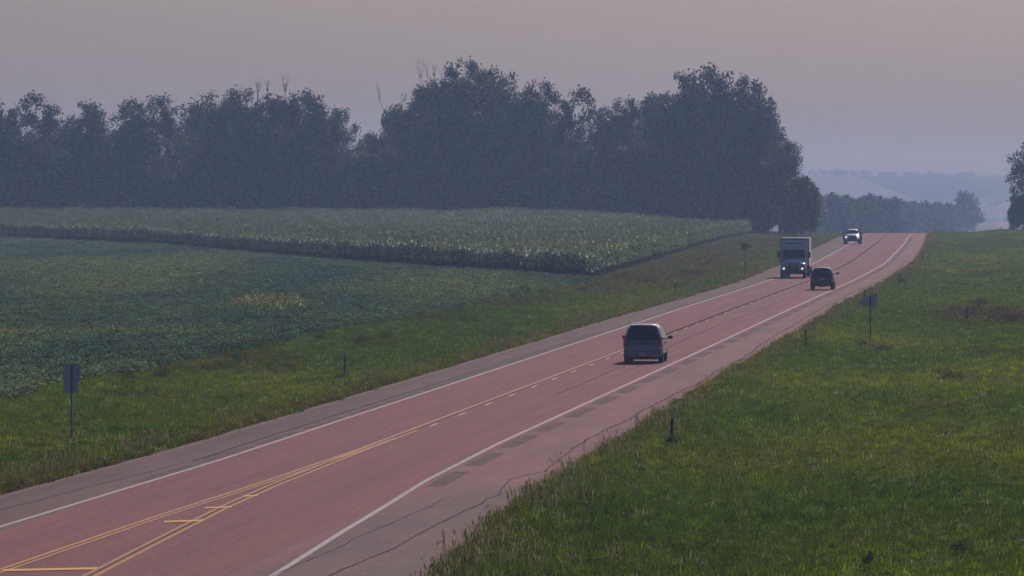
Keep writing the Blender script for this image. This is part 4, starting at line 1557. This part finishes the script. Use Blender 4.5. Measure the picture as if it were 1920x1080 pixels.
# flatbed pickup, oncoming
pk = empty('pickup_truck', (0, 0, 0), 0, 'white pickup with dark flatbed and two upright posts, farthest oncoming vehicle near the crest', 'pickup')
L, W, H, belt, wr = 6.2, 1.98, 1.98, 1.28, .72
hw = W / 2
def ps(y, zt, wt, zbelt, bw=hw, zb_=.42, ty=None):
    return [(0, y, zb_), (bw * .85, y, zb_), (bw, y, zb_ + .12), (bw, y, (zb_ + zbelt) / 2), (bw * .97, y, zbelt), (wt, ty or y, zt - .10), (wt * .86, ty or y, zt - .015), (0, ty or y, zt)]
loft('body', [ps(-.95, 1.90, .66, 1.26), ps(-.88, 1.97, .70, 1.28), ps(-.2, 1.99, .72, 1.28), ps(.45, 1.97, .71, 1.28), ps(.95, 1.58, .80, 1.28), ps(1.25, 1.36, .86, 1.24), ps(1.9, 1.32, .84, 1.20), ps(2.7, 1.26, .80, 1.12), ps(2.98, 1.18, .74, 1.02), ps(3.04, 1.05, .62, .90, hw * .88)], M['white_body'], pk)
quad_panel('windscreen', [(-.80, 1.20, 1.38), (.80, 1.20, 1.38), (.67, .58, 1.86), (-.67, .58, 1.86)], M['glass'], pk, .012)
MB().box(-.60, .60, 3.0, 3.09, .62, 1.02, .03).build('grille', M['trim'], pk)
MB().box(-.99, .99, 2.98, 3.20, .38, .62, .05).build('front_bumper', M['trim'], pk)
for s_ in (-1, 1):
    MB().box(s_ * .79 - .14, s_ * .79 + .14, 2.92, 3.085, .84, 1.02, .03).build('headlight', M['headlight'], pk)
    quad_panel('side_window', [(s_ * .985, -.75, 1.31), (s_ * .985, .95, 1.31), (s_ * .765, .45, 1.82), (s_ * .765, -.75, 1.82)], M['glass'], pk)
    mo = MB().box(s_ * 1.24 - .09, s_ * 1.24 + .09, .80, .90, 1.28, 1.56, .03).build('wing_mirror', M['trim'], pk)
    MB().tube([(s_ * .95, .85, 1.36), (s_ * 1.24, .85, 1.40)], [.02, .02], 6).build('mirror_arm', M['trim'], mo)
    wheel(pk, s_ * .86, 2.05, .41, .26, s_)
    wheel(pk, s_ * 1.08, -1.95, .41, .25, s_)
    wheel(pk, s_ * .80, -1.95, .41, .25, s_)
    MB().box(s_ * 1.16 - .13, s_ * 1.16 + .13, -2.55, -1.30, .55, 1.02, .06).build('wheel_arch', M['trim'], pk)
    po = MB().tube([(s_ * 1.02, -1.25, 1.0), (s_ * 1.02, -1.25, 2.56)], [.06, .05], 8).build('upright_post', M['trim'], pk)
    MB().tube([(s_ * 1.02, -1.25, 2.56), (s_ * 1.02, -1.25, 2.64), (s_ * 1.02, -1.25, 2.70)], [.13, .15, .06], 10).build('post_cap', M['chrome'], po)
    MB().box(s_ * 1.20 - .10, s_ * 1.20 + .10, -3.1, -1.3, 1.06, 1.5, .03).build('side_box', M['trim'], pk)
MB().box(-1.18, 1.18, -3.2, -1.15, .94, 1.04, .02).build('flatbed', M['trim'], pk)
MB().box(-.42, .42, -3.1, 2.9, .42, .70).build('chassis', M['under'], pk)
place(pk, 1597, 458, True)
pk.location = pk.location + d_ * 3.0

# ------------------------------------------------------------------ hazy air
hm = bpy.data.materials.new('thin_smoky_air')
hm.use_nodes = True
ht = hm.node_tree
for nd in list(ht.nodes):
    if nd.type == 'BSDF_PRINCIPLED': ht.nodes.remove(nd)
pv = ht.nodes.new('ShaderNodeVolumePrincipled')
pv.inputs['Color'].default_value = (0.37, 0.49, 0.79, 1)
pv.inputs['Absorption Color'].default_value = (0.26, 0.13, 0.0, 1)
pv.inputs['Density'].default_value = 0.000225
pv.inputs['Anisotropy'].default_value = 0.25
ht.links.new(pv.outputs[0], ht.nodes['Material Output'].inputs['Volume'])
haze = MB().box(-2800, 3800, -250, 10700, -50, 46).build('haze', hm)
tag(haze, kind='stuff')
haze['label'] = 'pale blue morning haze over the whole valley'
haze['category'] = 'haze'
haze.visible_shadow = True
print('objects', len(S.objects))
